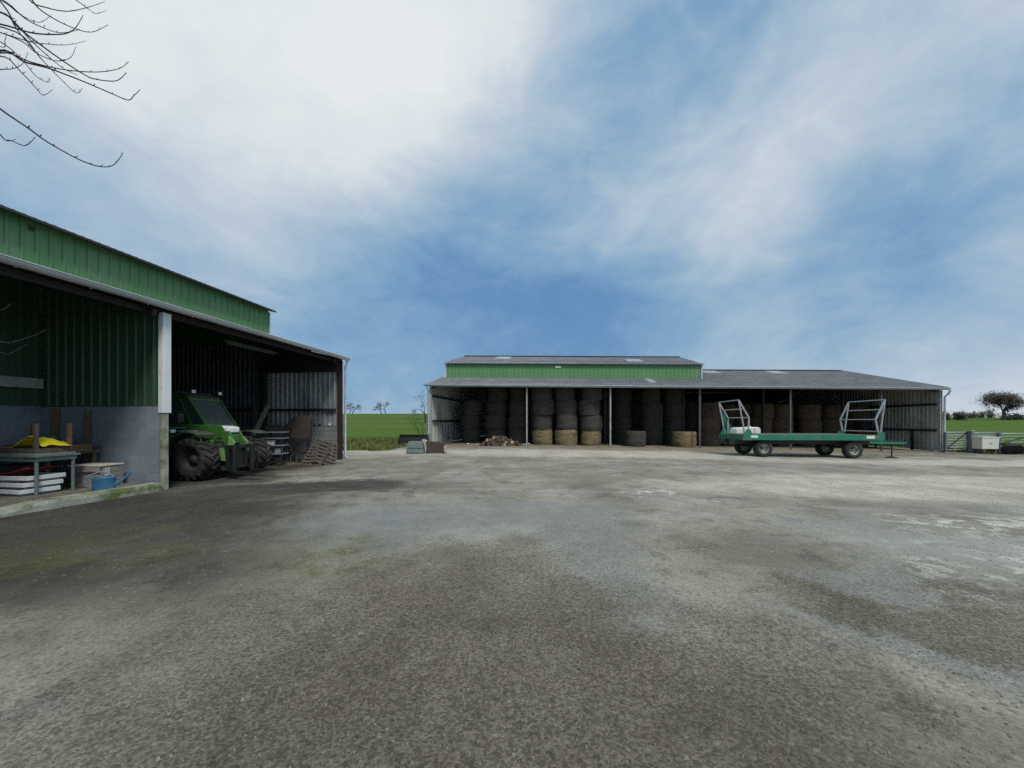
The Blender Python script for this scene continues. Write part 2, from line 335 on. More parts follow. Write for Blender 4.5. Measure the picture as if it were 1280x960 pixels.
# ------------------------------------------------------------------ ground materials
def yard_mat():
    m = bpy.data.materials.new('worn_gravel_yard'); m.use_nodes = True
    nt = m.node_tree; N = nt.nodes; L = nt.links; b = N['Principled BSDF']
    tc = N.new('ShaderNodeTexCoord'); P = tc.outputs['Object']
    def nz(sc, det=6, rough=.6, vec=None, dist=0):
        n = N.new('ShaderNodeTexNoise'); n.inputs['Scale'].default_value = sc; n.inputs['Detail'].default_value = det
        n.inputs['Roughness'].default_value = rough; n.inputs['Distortion'].default_value = dist
        L.new(vec or P, n.inputs['Vector']); return n.outputs['Fac']
    def mr(s, a, b_, c=0, d=1):
        n = N.new('ShaderNodeMapRange'); n.interpolation_type = 'SMOOTHSTEP'; L.new(s, n.inputs[0])
        for i, v in zip(('From Min','From Max','To Min','To Max'), (a, b_, c, d)): n.inputs[i].default_value = v
        return n.outputs[0]
    def mt(op, a, b_=None):
        n = N.new('ShaderNodeMath'); n.operation = op
        for i, s in enumerate((a, b_)):
            if s is None: continue
            if isinstance(s, (int, float)): n.inputs[i].default_value = s
            else: L.new(s, n.inputs[i])
        return n.outputs[0]
    def mix(f, a, b_, mode='MIX'):
        n = N.new('ShaderNodeMix'); n.data_type = 'RGBA'; n.blend_type = mode
        for s, k in ((f, 'Factor'), (a, 'A'), (b_, 'B')):
            if isinstance(s, (int, float)): n.inputs[k].default_value = s
            elif isinstance(s, tuple): n.inputs[k].default_value = (*s, 1)
            else: L.new(s, n.inputs[k])
        return n.outputs['Result']
    sp = N.new('ShaderNodeSeparateXYZ'); L.new(P, sp.inputs[0]); X, Y = sp.outputs[0], sp.outputs[1]
    wn = N.new('ShaderNodeTexNoise'); wn.inputs['Scale'].default_value = .55; wn.inputs['Detail'].default_value = 8; wn.inputs['Roughness'].default_value = .68
    L.new(P, wn.inputs['Vector'])
    def blob(cx, cy, rx, ry, soft=.6, rot=0, warp=1.6):
        """soft ragged patch of ground: 1 inside, 0 outside"""
        v1 = N.new('ShaderNodeVectorMath'); v1.operation = 'SUBTRACT'; L.new(wn.outputs['Color'], v1.inputs[0]); v1.inputs[1].default_value = (.5,.5,.5)
        v2 = N.new('ShaderNodeVectorMath'); v2.operation = 'SCALE'; L.new(v1.outputs[0], v2.inputs[0]); v2.inputs['Scale'].default_value = warp * 2.6
        v3 = N.new('ShaderNodeVectorMath'); L.new(P, v3.inputs[0]); L.new(v2.outputs[0], v3.inputs[1])
        mp = N.new('ShaderNodeMapping'); mp.vector_type = 'TEXTURE'; L.new(v3.outputs[0], mp.inputs[0])
        mp.inputs['Location'].default_value = (cx, cy, 0); mp.inputs['Rotation'].default_value = (0, 0, rot); mp.inputs['Scale'].default_value = (rx, ry, 1e6)
        ln = N.new('ShaderNodeVectorMath'); ln.operation = 'LENGTH'; L.new(mp.outputs[0], ln.inputs[0])
        return mr(ln.outputs['Value'], 1 + soft * .5, 1 - soft * .5)
    def mx_(*a):
        r = a[0]
        for s in a[1:]: r = mt('MAXIMUM', r, s)
        return r
    # stones
    vo = N.new('ShaderNodeTexVoronoi'); vo.inputs['Scale'].default_value = 70; L.new(P, vo.inputs['Vector'])
    vo2 = N.new('ShaderNodeTexVoronoi'); vo2.inputs['Scale'].default_value = 26; L.new(P, vo2.inputs['Vector'])
    st = N.new('ShaderNodeSeparateColor'); L.new(vo.outputs['Color'], st.inputs[0])
    st2 = N.new('ShaderNodeSeparateColor'); L.new(vo2.outputs['Color'], st2.inputs[0])
    big = nz(.35, 7, .62); mid = nz(1.6, 7, .65); fine = nz(36, 7, .74); grit = nz(70, 4, .7)
    col = mix(mr(big, .36, .64), (.215,.206,.165), (.345,.33,.28))
    col = mix(mt('MULTIPLY', mr(mid, .45, .72), .7), col, (.185,.175,.15))
    # drawn-out tyre smears
    mp = N.new('ShaderNodeMapping'); L.new(P, mp.inputs[0]); mp.inputs['Scale'].default_value = (.16, .9, 1); mp.inputs['Rotation'].default_value = (0, 0, R(14))
    smear = nz(1.5, 7, .62, mp.outputs[0])
    col = mix(mt('MULTIPLY', mr(smear, .5, .75), .45), col, (.36,.355,.33))
    # brown earthy patches
    brown = mx_(blob(-.1, 2.3, 1.6, 1.3, 1.0), blob(3.3, 3.3, .9, .6, 1.0), blob(.5, 1.5, 1.7, .7, 1.0), blob(-1.2, 3.4, .8, .6, 1.0))
    col = mix(mt('MULTIPLY', mt('MULTIPLY', brown, mr(fine, .25, .6)), .52), col, (.165,.118,.075))
    # pale beige worn concrete toward the barn
    beige = mx_(blob(13, 9.6, 8.5, 2.4, .35, 0, .7), blob(3, 19.3, 13, 2.2, .8, R(-2), 1.2), blob(22, 17.0, 12, 1.5, .8))
    col = mix(mt('MULTIPLY', beige, .9), col, (.49,.455,.385))
    # tan earth floor under the barn
    tan = mr(Y, 21.9, 23.0)
    col = mix(mt('MULTIPLY', tan, .8), col, mix(mr(mid, .35, .65), (.215,.175,.125), (.33,.285,.215)))
    # pale scuffs on the right
    pale = mt('MULTIPLY', mx_(blob(5.6, 3.8, 1.5, .9, .8), blob(8.2, 5.4, 2.4, .9, .9), blob(3.4, 8.6, .8, .7, .8)), mr(nz(3.2, 6, .6, None, .6), .50, .60))
    col = mix(mt('MULTIPLY', pale, .85), col, (.56,.56,.49))
    olive = mx_(blob(-3.6, 3.2, 4.0, 2.4, 1.2), blob(-2.3, 1.7, 2.2, 1.2, 1.2), blob(.2, 1.4, 4.2, 1.1, 1.2), blob(-.4, 2.8, 1.6, 1.5, 1.2), blob(3.3, 2.9, 1.3, .9, 1.2))
    col = mix(mt('MULTIPLY', olive, .46), col, (.135,.13,.098))
    # moss, and much darker ground beside and inside the shed
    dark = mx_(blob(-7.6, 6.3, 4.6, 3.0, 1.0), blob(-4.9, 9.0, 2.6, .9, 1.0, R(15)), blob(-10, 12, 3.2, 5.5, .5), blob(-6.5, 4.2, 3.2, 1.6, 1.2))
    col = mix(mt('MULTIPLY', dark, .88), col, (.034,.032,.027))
    moss = mt('MULTIPLY', mx_(blob(-5.2, 4.7, 1.6, .5, 1.2), blob(-2.0, 4.6, .5, .6, 1.2)), mr(mid, .4, .6))
    col = mix(mt('MULTIPLY', moss, .5), col, (.10,.115,.03))
    # broad ragged stains
    st1 = nz(.8, 9, .72, None, .5); st2_ = nz(.28, 9, .68, None, .8)
    col = mix(mr(st1, .36, .64), mix(1.0, col, (.80,.79,.77), 'MULTIPLY'), mix(1.0, col, (1.12,1.12,1.11), 'MULTIPLY'))
    col = mix(mt('MULTIPLY', mr(st2_, .54, .66), .5), col, mix(1.0, col, (.66,.64,.58), 'MULTIPLY'))
    # individual stones: darker and lighter grains
    rough_m = mr(mx_(blob(-.4, 2.3, 2.4, 1.7, 1.1), blob(3.4, 3.1, 1.4, 1.0, 1.0), blob(.3, 4.2, 1.1, 1.4, 1.0), mt('MULTIPLY', mr(mid, .5, .62), .7)), 0, 1, .38, 1)
    grain = mix(mr(fine, .28, .72), (.70,.69,.67), (1.24,1.24,1.23))
    col = mix(rough_m, col, grain, 'MULTIPLY')
    g2 = mix(mr(st.outputs[0], 0, 1), (.62,.61,.59), (1.32,1.32,1.31)); col = mix(rough_m, col, g2, 'MULTIPLY')
    lit = mt('MULTIPLY', mr(st2.outputs[1], .93, .97), mr(vo2.outputs['Distance'], .5, .25))
    col = mix(mt('MULTIPLY', lit, .3), col, (.46,.44,.40))
    drk = mt('MULTIPLY', mr(st2.outputs[2], .86, .93), mr(vo2.outputs['Distance'], .6, .3))
    col = mix(mt('MULTIPLY', drk, .5), col, (.07,.065,.055))
    # damp film
    wet = mx_(blob(-1.7, 6.3, 1.5, 1.3, 1.0), blob(1.0, 4.6, .5, 1.3, 1.0), blob(.6, 6.3, 1.6, .8, 1.0), blob(4.9, 6.0, 1.2, .5, .9), blob(2.5, 2.75, .9, .22, 1.0, R(-32)), blob(5.5, 4.6, 1.2, 1.2, 1.0), blob(3.2, 2.2, .7, .3, 1, R(-45)), blob(3.6, 3.9, .5, .35, 1), blob(14, 6.4, 5, .8, 1))
    wet = mt('MULTIPLY', wet, mr(fine, .28, .6))
    col = mix(mt('MULTIPLY', wet, .42), col, (.25,.265,.265))
    L.new(col, b.inputs['Base Color'])
    L.new(mr(wet, 0, 1, .88, .45), b.inputs['Roughness'])
    L.new(mr(wet, 0, 1, .30, .5), b.inputs['Specular IOR Level'])
    # relief
    h = mt('ADD', mt('MULTIPLY', vo.outputs['Distance'], -.35), mt('MULTIPLY', fine, 1.1))
    h = mt('ADD', h, mt('MULTIPLY', grit, .35)); h = mt('ADD', h, mt('MULTIPLY', mid, 1.2))
    h = mt('ADD', h, mt('MULTIPLY', vo2.outputs['Distance'], -.45))
    bp = N.new('ShaderNodeBump'); bp.inputs['Distance'].default_value = .022
    L.new(mt('MULTIPLY', mr(wet, 0, 1, .9, .4), mr(rough_m, .38, 1, .5, 1)), bp.inputs['Strength'])
    L.new(h, bp.inputs['Height']); L.new(bp.outputs[0], b.inputs['Normal'])
    return m
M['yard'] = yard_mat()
M['field'] = pmat('grass_field', (.078,.145,.018), (.058,.112,.015), .07, .95, spec=.1, bump=1.0, bscale=3, c3=(.12,.12,.042), s3=.05, stretch=(.35,1.4,1), th3=(.48,.72))
def blade_mat(name, cols):
    m = bpy.data.materials.new(name); m.use_nodes = True; N = m.node_tree.nodes; L = m.node_tree.links; b = N['Principled BSDF']
    g = N.new('ShaderNodeNewGeometry'); cr = N.new('ShaderNodeValToRGB'); L.new(g.outputs['Random Per Island'], cr.inputs[0])
    e = cr.color_ramp.elements; e[0].color = (*cols[0], 1); e[1].color = (*cols[-1], 1)
    for i, c in enumerate(cols[1:-1]): e.new((i + 1) / (len(cols) - 1)).color = (*c, 1)
    L.new(cr.outputs[0], b.inputs['Base Color']); b.inputs['Roughness'].default_value = .9; b.inputs['Specular IOR Level'].default_value = .15
    return m
M['blades'] = blade_mat('verge_grass', [(.07,.11,.02), (.12,.15,.035), (.20,.17,.08), (.09,.14,.025), (.27,.23,.12), (.13,.12,.05)])
M['leaf_dim'] = blade_mat('sparse_foliage', [(.085,.08,.055), (.13,.11,.085), (.06,.062,.04), (.16,.135,.11)])
M['hedge_leaf'] = blade_mat('hedge_foliage', [(.05,.065,.035), (.075,.085,.05), (.06,.06,.05)])

# ------------------------------------------------------------------ setting: field, yard
def axis(breaks):
    out = []
    for a, b, st in breaks:
        n = max(1, round((b - a) / st)); out += [a + (b - a) * i / n for i in range(n)]
    return out + [breaks[-1][1]]
def in_yard(x, y):
    j = .45 * noise.noise((x * .7, y * .7, 0)) + .25 * noise.noise((x * 2.1, y * 2.1, 5))
    if x < -33 or x > 75 or y < -16: return False
    if x < -7.0: lim = 20.4 + .25 * (x + 7) * -.2
    elif x < -5.9: lim = 23.4
    elif x < 29: lim = 43.5
    else: lim = 22.6
    return y < lim + j
def build_ground():
    xs = axis([(-700,-120,40), (-120,-40,8), (-40,60,1.5), (60,160,8), (160,800,40)])
    ys = axis([(-60,-20,10), (-20,50,1.5), (50,180,5), (180,700,40)])
    mb = MB()
    vs = []
    for y in ys:
        for x in xs:
            z = gz(x, y)
            inside = smooth(-34, -31, x) * (1 - smooth(72, 76, x)) * smooth(-17, -14, y)
            lim = 44 if -6.2 < x < 29.5 else (21.5 if x < 0 else 23.5)
            if y < lim and inside > 0: z -= .12
            elif y > 30: z += .10 * noise.noise((x * .11, y * .11, 3)) + .03 * noise.noise((x * .5, y * .5, 3))
            vs.append((x, y, z))
    n = len(xs)
    mb.add(vs, [(j*n+i, j*n+i+1, (j+1)*n+i+1, (j+1)*n+i) for j in range(len(ys)-1) for i in range(n-1)], 0, True)
    mb.build('field', M['field'], kind='structure')
    # yard sheet
    xs = axis([(-33,-14,1.5), (-14,32,.4), (32,75,1.2)]); ys = axis([(-16,-1,1.2), (-1,26,.4), (26,45,1)])
    n = len(xs); mb = MB(); vs = []
    for y in ys:
        for x in xs:
            near = 1 if y < 24 else .3
            u = near * (.022 * noise.noise((x * .35, y * .35, 1)) + .010 * noise.noise((x * 1.1, y * 1.1, 2)))
            vs.append((x, y, gz(x, y) + u))
    ok = [in_yard(v[0], v[1]) for v in vs]
    for i, v in enumerate(vs):
        if not ok[i]: vs[i] = (v[0], v[1], v[2] - .16)
    fs = []
    for j in range(len(ys)-1):
        for i in range(n-1):
            q = (j*n+i, j*n+i+1, (j+1)*n+i+1, (j+1)*n+i)
            if any(ok[k] for k in q): fs.append(q)
    mb.add(vs, fs, 0, True)
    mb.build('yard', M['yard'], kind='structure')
build_ground()

def gpt(px, py, z=0.0):
    """point on the ground seen at this place of the photograph"""
    Y = (CH - z) * FPX / (py - HY)
    for _ in range(6):
        X = (px - 640) / FPX * Y; zz = gz(X, Y) + z; Y = (CH - zz) * FPX / (py - HY)
    return Vector(((px - 640) / FPX * Y, Y, gz((px - 640) / FPX * Y, Y)))
def at(px, py, Y):
    return Vector(((px - 640) / FPX * Y, Y, CH - (py - HY) / FPX * Y))

# ------------------------------------------------------------------ cladding and roof builders
def ribbed(mb, F, u0, u1, z0, z1, period=.25, rib=.035, base=.07, top=.035, side=1, mi=0):
    """trapezoid-ribbed sheet; F(u, offset, z) places it, z0 and z1 are numbers or functions of u"""
    zz0 = z0 if callable(z0) else (lambda u: z0); zz1 = z1 if callable(z1) else (lambda u: z1)
    us = [(u0, 0)]; n = int((u1 - u0) / period)
    for k in range(n):
        c = u0 + (k + .5) * period
        us += [(c - base/2, 0), (c - top/2, rib), (c + top/2, rib), (c + base/2, 0)]
    us.append((u1, 0))
    vs = [F(u, o * side, zz0(u)) for u, o in us] + [F(u, o * side, zz1(u)) for u, o in us]
    k = len(us)
    mb.add(vs, [(i, i+1, k+i+1, k+i) for i in range(k-1)], mi)

def corrugated(mb, F, u0, u1, rows, period=.177, amp=.03, thick=.014, mi=0, pale=()):
    """fibre-cement roof: rows of overlapping sheets, rows = [(v0,z0,v1,z1), ...] from the eave up"""
    n = int((u1 - u0) / period * 6)
    for k, (v0, z0, v1, z1) in enumerate(rows):
        lift = .004 + (.012 if k % 2 else 0)
        prof = [(u0 + (u1 - u0) * i / n) for i in range(n + 1)]
        wv = [amp * math.sin(2 * math.pi * u / period) for u in prof]
        A = [F(u, v0, z0 + w + lift + .014) for u, w in zip(prof, wv)]; B = [F(u, v1, z1 + w + lift) for u, w in zip(prof, wv)]
        A2 = [F(u, v0, z0 + w + lift + .014 - thick) for u, w in zip(prof, wv)]; B2 = [F(u, v1, z1 + w + lift - thick) for u, w in zip(prof, wv)]
        m = n + 1; vs = A + B + A2 + B2; base = len(mb.v)
        for p in vs: mb.v.append(Vector(p))
        for i in range(n):
            uc = prof[i]; mat = mi
            for (kk, pa, pb) in pale:
                if kk == k and pa <= uc <= pb: mat = 2
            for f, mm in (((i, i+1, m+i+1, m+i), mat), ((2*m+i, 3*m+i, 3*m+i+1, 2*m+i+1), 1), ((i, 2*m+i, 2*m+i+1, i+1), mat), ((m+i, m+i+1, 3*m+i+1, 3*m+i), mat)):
                mb.f.append(tuple(base + j for j in f)); mb.m.append(mm); mb.sm.append(False)
        for i in (0, n):
            mb.f.append((base+i, base+m+i, base+3*m+i, base+2*m+i)); mb.m.append(mi); mb.sm.append(False)
def slope_rows(v0, z0, v1, z1, k, lap=.12):
    out = []
    for i in range(k):
        a, b = i / k, (i + 1) / k
        e = lap / abs(v1 - v0) if i else 0
        out.append((v0 + (v1-v0)*(a-e), z0 + (z1-z0)*(a-e), v0 + (v1-v0)*b, z0 + (z1-z0)*b))
    return out
def half_gutter(mb, F, u0, u1, v, z, r=.085, mi=0):
    """half-round gutter running along u"""
    n = 8; ring = [(-math.cos(math.pi * i / n) * r, -math.sin(math.pi * i / n) * r) for i in range(n + 1)]
    segs = max(2, int((u1 - u0) / 2)); vs = []
    for k in range(segs + 1):
        u = u0 + (u1 - u0) * k / segs; sag = .008 * math.sin(k * 2.3)
        vs += [F(u, v + a, z + b + sag) for a, b in ring] 
    m = n + 1
    mb.add(vs, [(k*m+i, k*m+i+1, (k+1)*m+i+1, (k+1)*m+i) for k in range(segs) for i in range(n)], mi, True)
    ring2 = [(a * .9, b * .9) for a, b in ring]; vs = []
    for k in range(segs + 1):
        u = u0 + (u1 - u0) * k / segs; sag = .008 * math.sin(k * 2.3)
        vs += [F(u, v + a, z + b + sag) for a, b in ring2]
    mb.add(vs, [(k*m+i, k*m+i+1, (k+1)*m+i+1, (k+1)*m+i) for k in range(segs) for i in range(n)], mi, True)
    mb.tube([F(u0, v - r, z), F(u1, v - r, z)], .012, 6, mi)

# ------------------------------------------------------------------ left shed
SP = Vector((-8.19, 8.70, 0)); SA = math.atan2(.99, 7.37)
SEND = 7.10; SMON = 3.46; SBACK = -19.0; SDEEP = 18.0
EAVE = 4.27; SLOPE = .252
def S(s, t, z=0): return Vector((-t, s, z))                      # shed coordinates: s along the open front, t into the shed
def SW(s, t, z=0): return SP + Matrix.Rotation(-SA, 3, 'Z') @ S(s, t, z)
def build_shed():
    sh = thing('machinery_shed', 'open fronted farm shed with green upper cladding and white post on the left', 'shed', SP, -SA)
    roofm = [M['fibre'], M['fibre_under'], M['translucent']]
    mb = MB(); rz = lambda t: EAVE + .03 + SLOPE * (t + .15)
    Fs = lambda u, v, z: S(u, v, z)
    corrugated(mb, Fs, SBACK, SEND + .12, slope_rows(-.15, rz(-.15), SMON, rz(SMON), 2))
    mb.build('lean_to_roof', roofm, sh)
    mb = MB(); zt = 6.42; RZ = zt + .24 * (9.0 - SMON + .3)
    corrugated(mb, Fs, SBACK, SEND + .14, slope_rows(SMON - .3, zt, 9.0, RZ, 3))
    corrugated(mb, Fs, SBACK, SEND + .14, slope_rows(SDEEP + .3, zt - 1.4, 9.0, RZ, 3))
    mb.build('main_roof', roofm, sh)
    mb = MB(); ribbed(mb, lambda u, o, z: S(u, SMON - o, z), SBACK, SEND, lambda u: rz(SMON) - .12, zt + .06, .25, .03)
    mb.box(S(SBACK, SMON + .01, rz(SMON) - .12), S(SEND, SMON + .03, zt - .02))
    mb.build('upper_cladding', M['green_clad'], sh)
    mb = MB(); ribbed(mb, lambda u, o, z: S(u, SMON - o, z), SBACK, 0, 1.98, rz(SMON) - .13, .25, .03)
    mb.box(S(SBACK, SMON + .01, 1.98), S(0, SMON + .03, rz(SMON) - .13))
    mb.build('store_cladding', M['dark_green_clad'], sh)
    # lower part of that wall behind the small store: blocks and a grey rail
    mb = MB(); mb.box(S(SBACK, SMON - .05, 0), S(-.02, SMON + .12, 1.97)); mb.build('store_back_wall', M['render_block'], sh)
    mb = MB(); mb.box(S(SBACK, SMON - .12, 2.40), S(-.06, SMON - .055, 2.65)); mb.build('door_rail', M['post_grey'], sh, bevel=.01)
    # partition at the white post
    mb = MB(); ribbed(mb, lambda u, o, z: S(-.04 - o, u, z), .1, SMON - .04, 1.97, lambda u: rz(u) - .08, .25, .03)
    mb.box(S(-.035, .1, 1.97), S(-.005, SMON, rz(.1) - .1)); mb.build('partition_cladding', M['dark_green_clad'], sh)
    mb = MB(); mb.box(S(-.06, .065, 0), S(.07, SMON - .06, 1.96)); mb.build('partition_block_wall', M['render_block'], sh)
    mb = MB(); mb.box(S(-.02, SMON + .15, 0), S(.1, SDEEP, 6.2)); mb.build('inner_wall', M['dark_steel'], sh)
    mb = MB(); mb.box(S(SBACK, SDEEP, 0), S(SEND, SDEEP + .1, 5.1)); mb.build('rear_wall', M['sheet_shaded'], sh)
    # far gable wall: steel sheets over a block plinth
    top = lambda u: min(rz(u) - .08, 3.72) if u < SMON else 5.0
    mb = MB(); ribbed(mb, lambda u, o, z: S(SEND - .12 - o, u, z), .16, SMON - .06, 1.42, top, .22, .035, .075, .04)
    mb.build('end_wall_sheet', M['sheet_grey'], sh)
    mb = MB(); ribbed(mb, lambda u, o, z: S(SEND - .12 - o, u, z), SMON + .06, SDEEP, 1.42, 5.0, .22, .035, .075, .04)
    mb.build('inner_end_sheet', M['sheet_shaded'], sh)
    mb = MB()
    pts = [S(SEND, 0, 3.6), S(SEND, 0, rz(0) - .06), S(SEND, SMON, rz(SMON) - .06), S(SEND, SMON, zt - .04), S(SEND, 9, RZ - .05), S(SEND, SDEEP, zt - 1.5), S(SEND, SDEEP, 3.6)]
    mb.prism(pts, S(.02, 0, 0)); mb.box(S(SEND - .02, .1, 1.4), S(SEND + .015, SDEEP, 3.62))
    mb.build('gable_cladding', M['green_clad'], sh)
    mb = MB()
    pts = [S(SEND - .05, .05, 3.70), S(SEND - .05, .05, rz(.05) - .1), S(SEND - .05, SMON, rz(SMON) - .1), S(SEND - .05, SMON, 3.70)]
    mb.prism(pts, S(-.2, 0, 0)); mb.build('gable_beam', M['dark_steel'], sh)
    mb = MB(); mb.box(S(SEND - .2, .13, 0), S(SEND + .02, SDEEP, 1.41)); mb.build('end_block_wall', M['block'], sh)
    mb = MB(); mb.box(S(SEND - .24, .16, 2.05), S(SEND - .165, SMON, 2.15)); mb.box(S(SEND - .24, SMON + .1, 2.05), S(SEND - .165, SDEEP, 2.17)); mb.build('sheeting_rail', M['dark_steel'], sh)
    mb = MB(); mb.box(S(SEND - .3, SMON - .04, 0), S(SEND - .25, SMON + .16, 5.2)); mb.box(S(SEND - .25, SMON + .04, 0), S(SEND - .1, SMON + .08, 5.2)); mb.build('inner_post', M['dark_steel'], sh)
    # white concrete post at the bay division, its lower half bare and mossy
    mb = MB(); mb.box(S(-.07, -.06, 1.80), S(.12, .08, rz(0) - .18)); mb.build('white_post', M['white_paint'], sh, bevel=.012)
    mb = MB(); mb.box(S(-.045, -.03, -.05), S(.085, .06, 1.80)); mb.build('post_foot', M['mossy_conc'], sh, bevel=.015)
    # corner post: I-section
    mb = MB()
    for a in (-.06, .06): mb.box(S(SEND - .08 + a - .008, -.05, -.1), S(SEND - .08 + a + .008, .11, rz(0) - .15))
    mb.box(S(SEND - .132, .02, -.1), S(SEND - .028, .035, rz(0) - .15)); mb.build('corner_post', M['red_steel'], sh)
    mb = MB(); mb.box(S(-9.0, -.06, 0), S(-8.78, .12, rz(0) - .18)); mb.build('rear_post', M['post_grey'], sh); mb = MB(); mb.box(S(-16.0, -.06, 0), S(-15.8, .12, rz(0) - .18)); mb.build('rear_post', M['post_grey'], sh)
    # front beam, purlins and rafters
    mb = MB(); mb.box(S(SBACK, .16, EAVE - .16), S(SEND - .3, .24, EAVE - .03)); mb.build('front_beam', M['dark_steel'], sh)
    mb = MB()
    for t in (1.2, 2.4, 4.6, 6.0, 7.4):
        z = (rz(t) - .17) if t < SMON else zt + .24 * (t - SMON + .3) - .2
        mb.box(S(SBACK, t, z), S(SEND - .3, t + .07, z + .13))
    for s in (-9, -.2, SEND - .45):
        mb.bar(S(s, 0, rz(0) - .22), S(s, SMON, rz(SMON) - .22), .1, .16); mb.bar(S(s, SMON, zt - .2), S(s, 9, RZ - .25), .12, .2)
    mb.build('purlins', M['dark_steel'], sh)
    mb = MB(); half_gutter(mb, Fs, SBACK, SEND + .13, -.21, EAVE + .03, .10)
    for k in range(26):
        s = SBACK + .5 + k * 1.0
        mb.bar(S(s, -.13, EAVE - .02), S(s, -.21, EAVE - .08), .03, .01)
    mb.build('gutter', M['zinc'], sh)
    mb = MB()
    mb.tube([S(SEND + .05, -.21, EAVE - .05), S(SEND + .05, -.20, EAVE - .2), S(SEND + .05, -.13, EAVE - .34), S(SEND + .05, -.12, .15), S(SEND + .07, -.2, .05)], .045, 10)
    for z in (1.0, 2.2, 3.3): mb.tube([S(SEND + .05, -.12, z), S(SEND + .05, -.12, z + .03)], .052, 10)
    mb.build('downpipe', M['zinc'], sh)
    mb = MB(); mb.box(S(SBACK, SMON - .36, zt - .05), S(SEND, SMON - .3, zt + .01)); mb.build('eave_board', M['dark_steel'], sh)
    mb = MB(); mb.box(S(SEND - .0, SMON - .05, rz(SMON) + .05), S(SEND + .05, SMON + .03, zt - .03)); mb.build('corner_flashing', M['zinc'], sh)
    mb = MB(); mb.bar(S(SEND + .13, -.16, rz(-.16) + .03), S(SEND + .13, SMON - .02, rz(SMON) + .03), .03, .14); mb.build('verge_trim', M['zinc'], sh)
    # store floor: slab with a mossy, broken kerb
    mb = MB(); mb.box(S(SBACK, .17, -.1), S(-.1, SMON, .15)); mb.build('store_floor', M['slab'], sh)
    mb = MB(); n = 60; ring = []
    for k in range(n + 1):
        s = -6.5 + (6.37) * k / n
        w = .02 * noise.noise((s * 2, 0, 7)); brk = .07 * smooth(-1.9, -2.6, s) * (1 + noise.noise((s * 3, 2, 1)))
        ring += [S(s, -.12 + w + brk, -.1), S(s, -.11 + w + brk, .12 - brk * .9 + w * .6), S(s, -.08 + w + brk, .175 - brk + w), S(s, .17, .185 - brk * .5 + w * .4), S(s, .17, -.1)]
    mb.add(ring, [(k*5+i, k*5+i+1, k*5+i+6, k*5+i+5) for k in range(n) for i in range(4)] + [(0,1,2,3,4), tuple(n*5+i for i in (4,3,2,1,0))], 0, False)
    mb.build('kerb', M['mossy_conc'], sh)
    mb = MB(); mb.tube([S(2.2, .55, 3.93), S(4.0, .55, 3.93)], .03, 8); mb.box(S(2.1, .49, 3.95), S(4.1, .61, 4.0)); mb.build('tube_lamp', M['dusty_plastic'], sh)
    return sh
build_shed()

